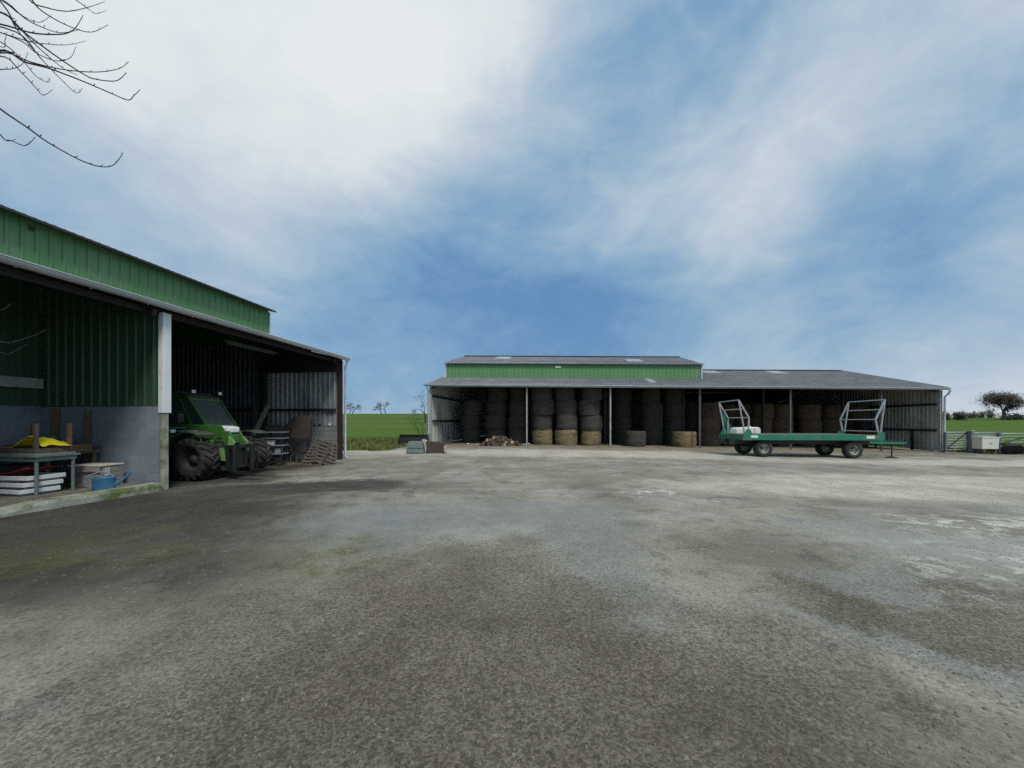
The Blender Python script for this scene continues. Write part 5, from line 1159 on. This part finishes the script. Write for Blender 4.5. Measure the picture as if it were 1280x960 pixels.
# ------------------------------------------------------------------ things at the left end of the barn
def build_barn_clutter():
    p = gpt(515, 557.5); p.y = 24.6; p.x = (516 - 640) / FPX * 24.6; p.z = gz(p.x, p.y)
    bk = thing('loader_bucket', 'black steel loader bucket lying at the field edge left of the barn', 'bucket', p, -.05)
    prof = [(-.42, .0), (.30, 0), (.42, .12), (.45, .55), (.36, .74), (.33, .72), (.40, .53), (.37, .15), (.28, .04), (-.42, .03)]
    mb = MB(); w = .98; mb.prism([(-w, a, b) for a, b in prof], (2 * w, 0, 0)); mb.build('shell', M['bucket_steel'], bk)
    for x in (-w - .03, w + .004):
        mb = MB(); mb.prism([(x, -.42, 0), (x, .3, 0), (x, .43, .12), (x, .46, .55), (x, .34, .80), (x, .2, .6), (x, -.2, .12)], (.026, 0, 0)); mb.build('side_plate', M['bucket_steel'], bk)
    for k in range(8):
        mb = MB(); x = -w + .06 + k * .265; mb.prism([(x, -.42, .0), (x, -.62, .012), (x, -.42, .035)], (.07, 0, 0)); mb.build('tooth', M['rack_steel'], bk)
    mb = MB()
    for x in (-.4, .34): mb.prism([(x, .44, .2), (x, .62, .25), (x, .6, .6), (x, .44, .66)], (.05, 0, 0))
    mb.build('bracket', M['bucket_steel'], bk)
    # grey-green trough
    p = gpt(520, 566.5); t = thing('feed_trough', 'grey green box shaped trough in front of the black bucket', 'trough', p, -.03)
    mb = MB(); mb.scl = .85; mb.prism([(-.5, -.34, .02), (.5, -.34, .02), (.46, -.32, .36), (-.46, -.32, .36)], (0, .66, 0)); mb.box((-.5, -.36, .36), (.5, .36, .40)); mb.prism([(-.48, -.35, .401), (.46, -.35, .401), (.36, -.30, .70), (-.38, -.30, .70)], (0, .62, 0)); mb.build('trough_body', M['trough_green'], t, bevel=.02)
    mb = MB(); mb.scl = .85; mb.box((-.51, -.375, .37), (.51, -.361, .39)); mb.build('rim_strip', M['zinc'], t)
    mb = MB(); mb.scl = .85
    for x in (-.42, .34): mb.box((x, -.4, -.02), (x + .09, .35, .018))
    mb.build('runner', M['wood_dark'], t)
    # rusty box (ballast) with pale end
    p = gpt(543.5, 566); t = thing('ballast_box', 'rusty brown steel ballast box with pale end plates before the barn corner', 'box', p, .02)
    mb = MB(); mb.scl = .80; mb.prism([(-.48, -.3, .05), (.62, -.3, .05), (.58, -.3, .42), (.64, -.3, .70), (-.5, -.3, .74), (-.44, -.3, .42)], (0, .6, 0)); mb.build('box_body', M['rust'], t, bevel=.03)
    mb = MB(); mb.scl = .80; mb.prism([(-.56, -.32, .04), (-.50, -.32, .04), (-.47, -.32, .4), (-.54, -.32, .8), (-.78, -.32, .86), (-.62, -.32, .5)], (0, .62, 0)); mb.build('end_plate', M['pale_stone'], t, bevel=.02); mb = MB(); mb.scl = .80; mb.prism([(.64, -.32, .04), (.74, -.32, .04), (.72, -.32, .42), (.62, -.32, .45)], (0, .6, 0)); mb.build('end_plate', M['pale_stone'], t, bevel=.02)
    mb = MB(); mb.scl = .80; mb.tube([(.7, 0, .62), (.86, 0, .7), (.98, -.05, .6), (.95, -.05, .5)], .03, 8); mb.box((-.5, -.27, 0), (-.4, .27, .05)); mb.box((.5, -.27, 0), (.6, .27, .05)); mb.build('hitch', M['dark_steel'], t)
    # hoses and rope hung on the left end wall
    rnd = random.Random(4)
    for k, (v, l, m, lab) in enumerate(((1.0, 1.55, 'rubber', 'black hose hanging down the barn left end wall, nearest the front post'), (1.7, 1.5, 'rubber', 'black hose hanging on the barn left end wall, second from the front post'), (2.4, 1.2, 'dark_red', 'dark red strap hanging on the barn left end wall'), (3.1, 1.4, 'rubber', 'black hose hanging on the barn left end wall, deepest inside'))):
        a = BW(.16, v, 1.70); pts = []
        for q in range(13):
            f = q / 12; pts.append((.02 + .06 * math.sin(f * 3.1), (.34 - .1 * k % .2) * math.sin(f * 3.14) * (1 if k % 2 else -1) * .5 + .1 * f, -l * math.sin(f * 3.14 * .62)))
        mb = MB(); mb.tube(pts, .022, 7); mb.tube([pts[0], (pts[0][0] - .1, pts[0][1], pts[0][2] + .02)], .012, 6); o = mb.build('hanging_hose', M[m]); o.location = a; tag(o, lab, 'hose' if m == 'rubber' else 'strap', 'hoses hung on the barn wall')
    # pale stones before the logs
    for k, (px, py, s, lab) in enumerate(((585, 556.0, .12, 'pale stone on the barn floor edge, leftmost of four'), (596, 556.5, .10, 'pale stone on the barn floor edge, second of four'), (656, 556, .09, 'pale stone right of the firewood pile, third of four'), (661, 555.5, .1, 'pale stone by the first bay post, rightmost of four'))):
        p = gpt(px, py); mb = MB(); mb.lathe([(.001, 0), (s, .02), (s * 1.05, s * .5), (s * .7, s * .9), (.001, s)], 9)
        for i, v in enumerate(mb.v): mb.v[i] = v * (1 + .25 * noise.noise(v * 9 + Vector((k * 7, 0, 0))))
        o = mb.build('stone', M['pale_stone']); o.location = p; o['x'] = 0; del o['x']; tag(o, lab, 'stone', 'pale stones at the barn floor edge')
    # dark red machine and black one against the right end wall
    w = BW(BL - 1.5, 4.2); w.z = gz(w.x, w.y)
    t = thing('seed_hopper', 'dark red hopper machine standing inside the barn by the right end wall', 'machine', w, .1)
    mb = MB(); mb.prism([(-.9, -.4, .75), (.75, -.4, .75), (.95, -.5, 1.35), (-1.1, -.5, 1.35)], (0, .9, 0)); mb.build('hopper', M['dark_red'], t, bevel=.02)
    mb = MB()
    for x in (-.8, .6):
        for y in (-.3, .3): mb.box((x, y, 0), (x + .08, y + .08, .75))
    mb.box((-.9, -.38, .45), (.75, -.32, .55)); mb.build('frame', M['dark_steel'], t)
    mb = MB(); mb.prism([(-.5, -.2, 1.36), (.2, -.2, 1.36), (.05, -.2, 2.1), (-.35, -.2, 2.15)], (0, .5, 0)); mb.tube([(.3, 0, 1.36), (.4, 0, 1.9), (.75, 0, 2.0)], .07, 10); mb.build('blower', M['dark_steel'], t)
    # straw patch
    mb = MB(); rnd = random.Random(9)
    for _ in range(2600):
        u = rnd.uniform(.3, BL - .3); v = rnd.gauss(.2, .7); 
        if v < -1.4: continue
        c = BW(u, v); c.z = gz(c.x, c.y) + .02; a = rnd.uniform(0, 6.28); l = rnd.uniform(.06, .22)
        d = Vector((math.cos(a), math.sin(a), rnd.uniform(0, .25))) * l; sd_ = Vector((-math.sin(a), math.cos(a), 0)) * .007
        mb.add([c - sd_, c + sd_, c + d], [(0,1,2)])
    o = mb.build('scattered_straw', M['straw_loose'], kind='stuff'); tag(o, 'straw scattered along the front edge of the hay barn floor', 'straw')
build_barn_clutter()

# ------------------------------------------------------------------ fence at the right
def build_fence():
    Y = 23.4
    def X(px, y=Y): return (px - 640) / FPX * y
    def gate(x0, x1, y, lab, brace, bars=7, h=1.28, name='field_gate'):
        g = gz((x0 + x1) / 2, y); t = thing(name, lab, 'gate', (x0, y, g), 0, 'galvanised field gates at the right edge'); L_ = x1 - x0
        mb = MB(); mb.tube([(0, 0, .18), (0, 0, h), (L_, 0, h), (L_, 0, .18), (0, 0, .18)], .026, 8)
        mb.tube([(.14, 0, .18), (.14, 0, h)], .022, 8); mb.tube([(L_ * .5, 0, .18), (L_ * .5, 0, h)], .018, 8); mb.build('gate_frame', M['gate_steel'], t)
        for k in range(1, bars):
            mb = MB(); z = .18 + (h - .18) * k / bars; mb.tube([(0, 0, z), (L_, 0, z)], .024, 8); mb.build('gate_bar', M['gate_steel'], t)
        if brace: mb = MB(); mb.bar((brace[0] * L_, -.04, brace[1]), (brace[2] * L_, -.04, brace[3]), .045, .05); mb.build('brace', M['dark_steel'], t)
    gate(X(1183), X(1212), Y + .15, 'galvanised bar gate with black diagonal brace between barn and grey post', (-.1, .02, .98, 1.3))
    gate(X(1216.5), X(1246), Y + .15, 'galvanised bar gate behind the cream trough', None)
    gate(X(1249), X(1330), Y + .15, 'long galvanised bar gate at the right edge with rising brace', (.02, .6, .55, 1.2), 6)
    for px, w, h, m, lab in ((1213.3, .22, 1.37, 'fence_post', 'thick grey gate post with pale cap between two bar gates'), (1248.5, .16, 1.30, 'fence_post', 'thin dark fence post right of the cream trough'), (1181.5, .13, 1.30, 'fence_post', 'dark gate post standing against the barn corner downpipe')):
        x = X(px); g = gz(x, Y); t = thing('gate_post', lab, 'post', (x, Y, g), .1, 'posts of the field gates')
        mb = MB(); mb.box((-w/2, -w/2, -.2), (w/2, w/2, h)); mb.build('shaft', M[m], t, bevel=.02)
        if w > .2: mb = MB(); mb.box((-w/2 - .03, -w/2 - .03, h + .001), (w/2 + .03, w/2 + .03, h + .06)); mb.build('cap', M['pale_stone'], t, bevel=.01)
    # cream trough on legs
    y = Y - .35; x = X(1231.5, y); g = gz(x, y) + .10; t = thing('water_trough', 'cream plastic water trough on feet before the bar gate', 'trough', (x, y, g), .02)
    mb = MB(); mb.scl = (.74, .74, 1.05); mb.prism([(-.72, -.35, .18), (.70, -.35, .18), (.745, -.38, .84), (-.765, -.38, .84)], (0, .7, 0)); mb.build('trough_body', M['cream_plastic'], t, bevel=.03)
    mb = MB(); mb.scl = (.74, .74, 1.05); mb.box((-.80, -.42, .841), (.78, .38, .90)); mb.build('rim', M['cream_plastic'], t, bevel=.012)
    mb = MB(); mb.scl = (.74, .74, 1.05); mb.box((-.1, -.383, .5), (.12, -.379, .56)); mb.build('outlet_plate', M['rack_steel'], t)
    for xx in (-.55, .45): mb = MB(); mb.scl = (.74, .74, 1.05); mb.box((xx, -.3, -.1), (xx + .14, .25, .179)); mb.build('foot', M['wood_dark'], t)
    # blue grey cattle hurdles behind the gate
    for k, (px, yy, lab) in enumerate(((1192, Y + 1.4, 'blue grey hurdle panel behind the gate beside the barn'), (1234, Y + 1.7, 'blue grey hurdle panel behind the cream trough, set back from the gate'))):
        x = X(px, yy); t = thing('hurdle', lab, 'hurdle', (x, yy, gz(x, yy)), .08 * k, 'hurdles behind the field gates')
        for z in (.3, .55, .8, 1.05, 1.3): mb = MB(); mb.tube([(-.75, 0, z), (.75, 0, z)], .02, 6); mb.build('rail', M['galv'], t)
        for xx in (-.75, .05, .75): mb = MB(); mb.box((xx - .03, -.02, 0), (xx + .03, .02, 1.4)); mb.build('stile', M['galv'], t)
    # dark harrow behind the last gate
    yy = Y - .55; x = X(1268, yy); g = gz(x, yy); t = thing('disc_harrow', 'dark disc harrow with curved drawbar in front of the long gate', 'harrow', (x, yy, g), .15)
    mb = MB(); mb.box((-.65, -.05, .55), (.75, .05, .64)); mb.box((-.65, .5, .55), (.75, .6, .64)); mb.box((-.5, .05, .56), (-.42, .5, .63)); mb.box((.5, .05, .56), (.58, .5, .63)); mb.tube([(-.65, .25, .6), (-.95, .2, .72), (-1.1, .2, .55)], .035, 8)
    mb.build('frame', M['bucket_steel'], t)
    for k in range(7):
        mb = MB(); mb.lathe([(.001, .05), (.12, .04), (.26, 0), (.26, -.008), (.12, .03), (.001, .04)], 18, Matrix.Translation((-.5 + k*.19, .1, .27)) @ Matrix.Rotation(R(90), 4, 'Y') @ Matrix.Rotation(R(12), 4, 'X')); mb.build('disc', M['dark_steel'], t)
    mb = MB(); mb.tube([(.85, 0, .02), (.86, .0, .4), (.95, 0, .7), (1.1, 0, .78)], .05, 8); mb.build('stand', M['galv'], t)
    # low mound of mud by the gate
    mb = MB(); n = 16; vs = [(0, 0, .14)]
    for r_, z in ((.4, .12), (.75, .05), (.95, -.03)):
        for i in range(n): a = 2*math.pi*i/n; q = r_ * (1 + .2 * noise.noise((math.cos(a)*2, math.sin(a)*2, r_))); vs.append((1.4*q*math.cos(a), .6*q*math.sin(a), z + .02*noise.noise((a*3, r_*5, 0))))
    fs = [(0, 1+i, 1+(i+1) % n) for i in range(n)] + [(1+k*n+i, 1+(k+1)*n+i, 1+(k+1)*n+(i+1) % n, 1+k*n+(i+1) % n) for k in range(2) for i in range(n)]
    mb.add(vs, fs, 0, True); p = gpt(1194, 568.5); o = mb.build('earth_mound', M['slab']); o.location = p; tag(o, 'low mound of dark earth at the foot of the braced gate', 'mound')
build_fence()

# ------------------------------------------------------------------ vegetation
def grow(mb, p, d, L_, r, depth, rnd, tips, bend=.35, split=(2, 3), minr=.008, taper=.72, gravity=.0):
    pts = [p]; rs = [r]; n = 3
    for k in range(n):
        d = (d + Vector((rnd.gauss(0, bend * .35), rnd.gauss(0, bend * .35), rnd.gauss(0, bend * .25) + gravity))).normalized()
        p = p + d * L_ / n; pts.append(p); rs.append(r * (1 - (1 - taper) * (k + 1) / n))
    mb.tube(pts, rs, 6 if r > .06 else (4 if r > .02 else 3), 0, caps=False)
    if depth == 0: tips.append((p, d)); return
    tips.append((p, d)) if depth <= 2 else None
    for _ in range(rnd.randint(*split)):
        a = Vector((rnd.gauss(0, 1), rnd.gauss(0, 1), rnd.gauss(0, .7))).normalized()
        nd = (d * rnd.uniform(.7, 1.2) + a * rnd.uniform(.5, .95)).normalized()
        grow(mb, p, nd, L_ * rnd.uniform(.62, .86), max(minr, rs[-1] * rnd.uniform(.55, .8)), depth - 1, rnd, tips, bend, split, minr, taper, gravity)
def leaf_cloud(mb, tips, rnd, n, spread, size):
    for _ in range(n):
        p, d = rnd.choice(tips); c = p + Vector((rnd.gauss(0, spread), rnd.gauss(0, spread), rnd.gauss(0, spread * .8)))
        a = Vector((rnd.gauss(0, 1), rnd.gauss(0, 1), rnd.gauss(0, 1))).normalized(); b = a.orthogonal().normalized(); s = size * rnd.uniform(.5, 1.3)
        mb.add([c - a * s, c + b * s * .6, c + a * s, c - b * s * .6], [(0,1,2,3)])
def field_tree(px, py_base, Y, h, seed, label, leaves=0, leaf_m='leaf_dim', depth=5, trunks=1, spread=.5, trunk_r=.03, minr=.02, lsize=.2, group=None, name='field_tree', first=.28, split=(2,3)):
    rnd = random.Random(seed); x = (px - 640) / FPX * Y; z = gz(x, Y) - (.1 if name == 'field_tree' else .35)
    t = thing(name, label, 'tree' if name == 'field_tree' else 'bush', (x, Y, z), 0, group); mb = MB(); tips = []
    for k in range(trunks):
        d = Vector((rnd.gauss(0, .12 + .2 * (trunks > 1)), rnd.gauss(0, .12), 1)).normalized()
        grow(mb, Vector((rnd.gauss(0, .3 * (trunks > 1)), 0, 0)), d, h * first, h * trunk_r, depth, rnd, tips, .35, split, minr)
    top = max(v.z for v in mb.v); k = h / top
    mb.v = [Vector((v.x * k, v.y * k, v.z * k)) for v in mb.v]; tips = [(p * k, d) for p, d in tips]
    mb.build('trunk', M['bark'], t)
    if leaves:
        lb = MB(); leaf_cloud(lb, tips if name == 'field_tree' else [(p * rnd.uniform(.25, 1), d) for p, d in tips for _ in range(4)], rnd, leaves, spread, lsize); lb.v = [Vector((v.x, v.y, max(v.z, .05))) for v in lb.v]; lb.build('crown', M[leaf_m], t)
    return t
def build_vegetation():
    # right: the broad tree on the field crest and the bushes beside it
    field_tree(1256, 521, 92, 6.6, 21, 'broad half bare tree on the right hand field crest', 8500, depth=6, spread=.60, trunk_r=.04, lsize=.16, minr=.018, first=.2)
    for px, Y, h, s, n, lab in ((1183, 88, 2.3, 3, 1500, 'low rounded grey bush on the crest, next to the barn gutter'), (1198.5, 88, 2.5, 4, 1400, 'low dark bush on the crest, second right of the barn'),
                                (1213, 105, 2.2, 5, 900, 'small hedge bush on the crest, third right of the barn'), (1226, 108, 2.6, 6, 900, 'small hedge bush on the crest, fourth right of the barn'), (1238, 106, 3.2, 8, 800, 'taller thin hedge bush on the crest just left of the broad tree'),
                                (1275, 92, 2.0, 9, 900, 'dark low bush under the right side of the broad tree'), (1263, 90, 1.9, 12, 900, 'dark bush at the broad tree foot')):
        field_tree(px, 0, Y, h, s, lab, n, 'hedge_leaf', 3, 3, .33, .03, .02, .17, 'bushes on the right hand field crest', 'field_bush', .4)
    # left: bare trees on the skyline
    for px, Y, h, s, lab in ((437, 150, 4.6, 31, 'small bare skyline tree just right of the left shed corner'), (440.5, 156, 4.2, 32, 'thin bare skyline tree, second right of the left shed corner'), (477, 150, 4.6, 33, 'bare skyline tree in the middle of the green field, left of a close pair'), (482.5, 151, 5.0, 34, 'bare skyline tree in the middle of the green field, right of a close pair')):
        field_tree(px, 0, Y, h, s, lab, 220, depth=4, trunk_r=.035, minr=.03, spread=.3, lsize=.13, group='bare trees on the left skyline')
    field_tree(531, 0, 60, 5.4, 41, 'bare tree half hidden behind the left end of the barn', 200, depth=5, trunk_r=.03, minr=.015, spread=.25, lsize=.08, first=.25)
    field_tree(523, 0, 30, 2.6, 45, 'thin leafless shrub behind the black loader bucket', 0, depth=4, trunks=3, trunk_r=.012, minr=.004, name='field_bush')
    # rough grass on the verges
    rnd = random.Random(17); mb = MB()
    def blade(x, y, h, w=.012):
        z = gz(x, y) - .02; a = rnd.uniform(0, 6.28); l = Vector((math.cos(a), math.sin(a), 0)); s = Vector((-l.y, l.x, 0)) * w; c = Vector((x, y, z)); b = l * h * rnd.uniform(.1, .8)
        mb.add([c - s, c + s, c + s * .7 + Vector((0, 0, h * .6)) + b * .35, c - s * .7 + Vector((0, 0, h * .6)) + b * .35, c + Vector((0, 0, h)) + b], [(0,1,2,3), (3,2,4)])
    k = 0
    while k < 15000:
        y = rnd.uniform(20.6, 31.5); x = rnd.uniform(-14.5, -5.8)
        if x > -6.2 and y > 25: continue
        if in_yard(x, y - .25): continue
        cl = noise.noise((x * .9, y * .9, 4)); 
        if rnd.random() > .5 + 1.2 * cl: continue
        blade(x, y, rnd.uniform(.08, .26) * (1 + .9 * cl) * (1 - .5 * smooth(27.5, 31.5, y)), .016); k += 1
    k = 0
    while k < 9000:
        y = rnd.uniform(22.4, 27); x = rnd.uniform(28.5, 42)
        if in_yard(x, y - .2): continue
        cl = noise.noise((x * .9, y * .9, 4))
        if rnd.random() > .5 + cl: continue
        blade(x, y, rnd.uniform(.06, .22) * (1 + .8 * cl), .016); k += 1
    # tufts at the barn edge, trailer and kerb
    for cx, cy, n, sp in ((20.5, 20.5, 260, .8), (22.5, 22.6, 300, 1.0), (11, 22.3, 160, 1.2), (-3.5, 23.5, 160, 1.0)):
        for _ in range(n): blade(rnd.gauss(cx, sp * 1.6), rnd.gauss(cy, sp * .35), rnd.uniform(.03, .09), .01)
    o = mb.build('verge_grass', M['blades'], kind='stuff'); tag(o, 'rough verge grass along the yard edges', 'grass')
    # small loose stones on the yard, close to the eye
    mb = MB(); rnd = random.Random(23)
    for _ in range(9000):
        y = 1.2 + 9 * rnd.random() ** 1.5; x = rnd.uniform(-1.5, 1.6) * y
        if x < -2.2: continue
        f = noise.noise((x * .8, y * .8, 9))
        if rnd.random() > .45 + .9 * f: continue
        s = rnd.uniform(.003, .0075) * (1.5 if rnd.random() < .05 else 1); c = Vector((x, y, gz(x, y) + .022 * noise.noise((x * .35, y * .35, 1)) + .010 * noise.noise((x * 1.1, y * 1.1, 2)) + .003))
        a = rnd.uniform(0, 6.28); q = [Vector((s * rnd.uniform(.7, 1.4) * math.cos(a + i * 1.2566), s * rnd.uniform(.7, 1.4) * math.sin(a + i * 1.2566), 0)) for i in range(5)]
        vs = [c + v - Vector((0, 0, .004)) for v in q] + [c + v * .62 + Vector((0, 0, s * rnd.uniform(.5, .95))) for v in q]
        mb.add(vs, [(i, (i+1) % 5, 5 + (i+1) % 5, 5 + i) for i in range(5)] + [(5,6,7,8,9)])
    o = mb.build('loose_gravel', blade_mat('gravel_stones', [(.12,.115,.10), (.24,.23,.20), (.17,.155,.13), (.30,.285,.25), (.20,.19,.17)]), kind='stuff'); tag(o, 'small loose stones on the worn yard surface', 'gravel')
build_vegetation()

# ------------------------------------------------------------------ the bare tree whose twigs reach in at the upper left
def build_near_tree():
    base = Vector((-7.3, 2.3, 0))
    t = thing('bare_tree', 'leafless tree whose dark arching twigs hang in at the upper left', 'tree', base)
    loc = lambda p: Vector(p) - base
    mb = MB(); mb.tube([loc(base + Vector(q)) for q in ((0, 0, -.2), (.02, 0, .1), (0, .05, 1.5), (.08, .12, 3.2), (.05, .1, 5.2), (.15, .2, 7.5), (.2, .3, 9.5))], [.26, .20, .17, .15, .12, .08, .03], 12)
    mb.build('trunk', M['bark'], t)
    mb = MB(); rnd = random.Random(2)
    def P(px, py, Y): return loc(at(px, py, Y))
    # limbs outside the frame, from the trunk to where the twigs start
    hubs = {'a': (-70, -30, 3.9), 'b': (-60, 20, 4.1), 'c': (-50, 95, 4.3), 'd': (-60, -60, 3.6), 'e': (20, -50, 4.0), 'f': (-50, 395, 3.6)}
    for k, (px, py, Y) in hubs.items():
        e = P(px, py, Y); h = e.z - 1.0 if k != 'f' else e.z + .8
        s = Vector((.08, .12, max(1.8, min(h, 8.0))))
        m = (s + e) / 2 + Vector((0, 0, .25)); mb.tube([s, m, e], [.05, .03, .013], 7)
    def twig(hub, pts, Y1, r=.011):
        px, py, Y0 = hubs[hub]; q = [(px, py)] + pts; n = len(q); V = []
        for i, (a, b) in enumerate(q):
            V.append(P(a, b, Y0 + (Y1 - Y0) * i / (n - 1)))
        # smooth (Catmull-Rom)
        out = []
        for i in range(n - 1):
            p0, p1, p2, p3 = V[max(i-1, 0)], V[i], V[i+1], V[min(i+2, n-1)]
            for s in range(5):
                u = s / 5; out.append(.5 * ((2*p1) + (p2 - p0) * u + (2*p0 - 5*p1 + 4*p2 - p3) * u*u + (3*p1 - p0 - 3*p2 + p3) * u**3))
        out.append(V[-1]); m = len(out)
        rs = [r * (1 - .72 * i / (m - 1)) for i in range(m)]
        mb.tube(out, rs, 5)
        for i in range(4, m - 1, 3):     # buds and short spurs
            d = (out[i+1] - out[i]).normalized(); sd_ = Vector((rnd.gauss(0, .5), rnd.gauss(0, .5), 1)).normalized(); l = rnd.uniform(.012, .045)
            mb.tube([out[i], out[i] + (d * .6 + sd_ * .8).normalized() * l], [rs[i] * .75, rs[i] * .5], 4)
        return out
    # traced from the photograph: px, py
    twig('b', [(0, 15), (27, 38), (70, 70), (105, 93), (120, 99), (145, 101), (158, 91)], 4.6, .012)
    twig('b', [(0, 15), (40, 52), (62, 72), (80, 86), (97, 94)], 4.3, .009)
    twig('c', [(0, 63), (30, 77), (60, 85), (100, 100), (140, 117), (160, 125), (168, 119), (175, 112)], 4.9, .012)
    twig('c', [(0, 66), (40, 78), (80, 87), (120, 90), (148, 86), (161, 77)], 4.7, .009)
    twig('a', [(0, -2), (30, 22), (50, 33), (75, 41), (100, 37)], 4.5, .009)
    twig('b', [(0, 30), (40, 41), (70, 43), (85, 41), (95, 34), (104, 19)], 4.6, .010)
    twig('e', [(40, 0), (62, 20), (92, 35), (115, 40), (135, 31)], 4.8, .009)
    twig('e', [(35, -2), (60, 10), (85, 14), (110, 9), (131, 2)], 4.7, .008)
    twig('e', [(95, 0), (110, 11), (120, 17), (133, 13)], 4.7, .006)
    twig('c', [(0, 136), (35, 160), (60, 178), (100, 200), (125, 208), (142, 206), (154, 191)], 4.5, .012)
    twig('c', [(0, 168), (15, 176), (30, 182), (38, 178), (44, 171)], 4.4, .008)
    twig('d', [(3, 5), (20, 35), (40, 60), (55, 77), (65, 88)], 4.0, .008)
    twig('b', [(0, 52), (25, 72), (45, 95), (60, 103), (62, 97)], 4.4, .007)
    twig('c', [(0, 70), (28, 92), (45, 110), (54, 119), (66, 112)], 4.5, .008)
    twig('b', [(20, 40), (50, 72), (75, 98), (95, 116), (103, 110)], 4.6, .008)
    twig('b', [(20, 48), (45, 66), (70, 55), (55, 55), (108, 51)][:2] + [(70, 76), (88, 72), (95, 58)], 4.5, .007)
    twig('b', [(30, 50), (60, 55), (85, 56), (108, 51)], 4.6, .006)
    twig('a', [(0, 0), (25, 18), (48, 28), (62, 21)], 4.3, .006)
    twig('c', [(0, 87), (15, 86), (28, 80), (35, 66)], 4.3, .006)
    twig('b', [(0, 58), (6, 50), (9, 40)], 4.2, .005)
    twig('f', [(0, 388), (14, 380)], 3.7, .006); twig('f', [(0, 427), (35, 422), (58, 412)], 3.9, .006); twig('f', [(0, 440), (20, 438), (34, 430)], 3.9, .005)
    mb.build('branches', M['twig'], t)
build_near_tree()
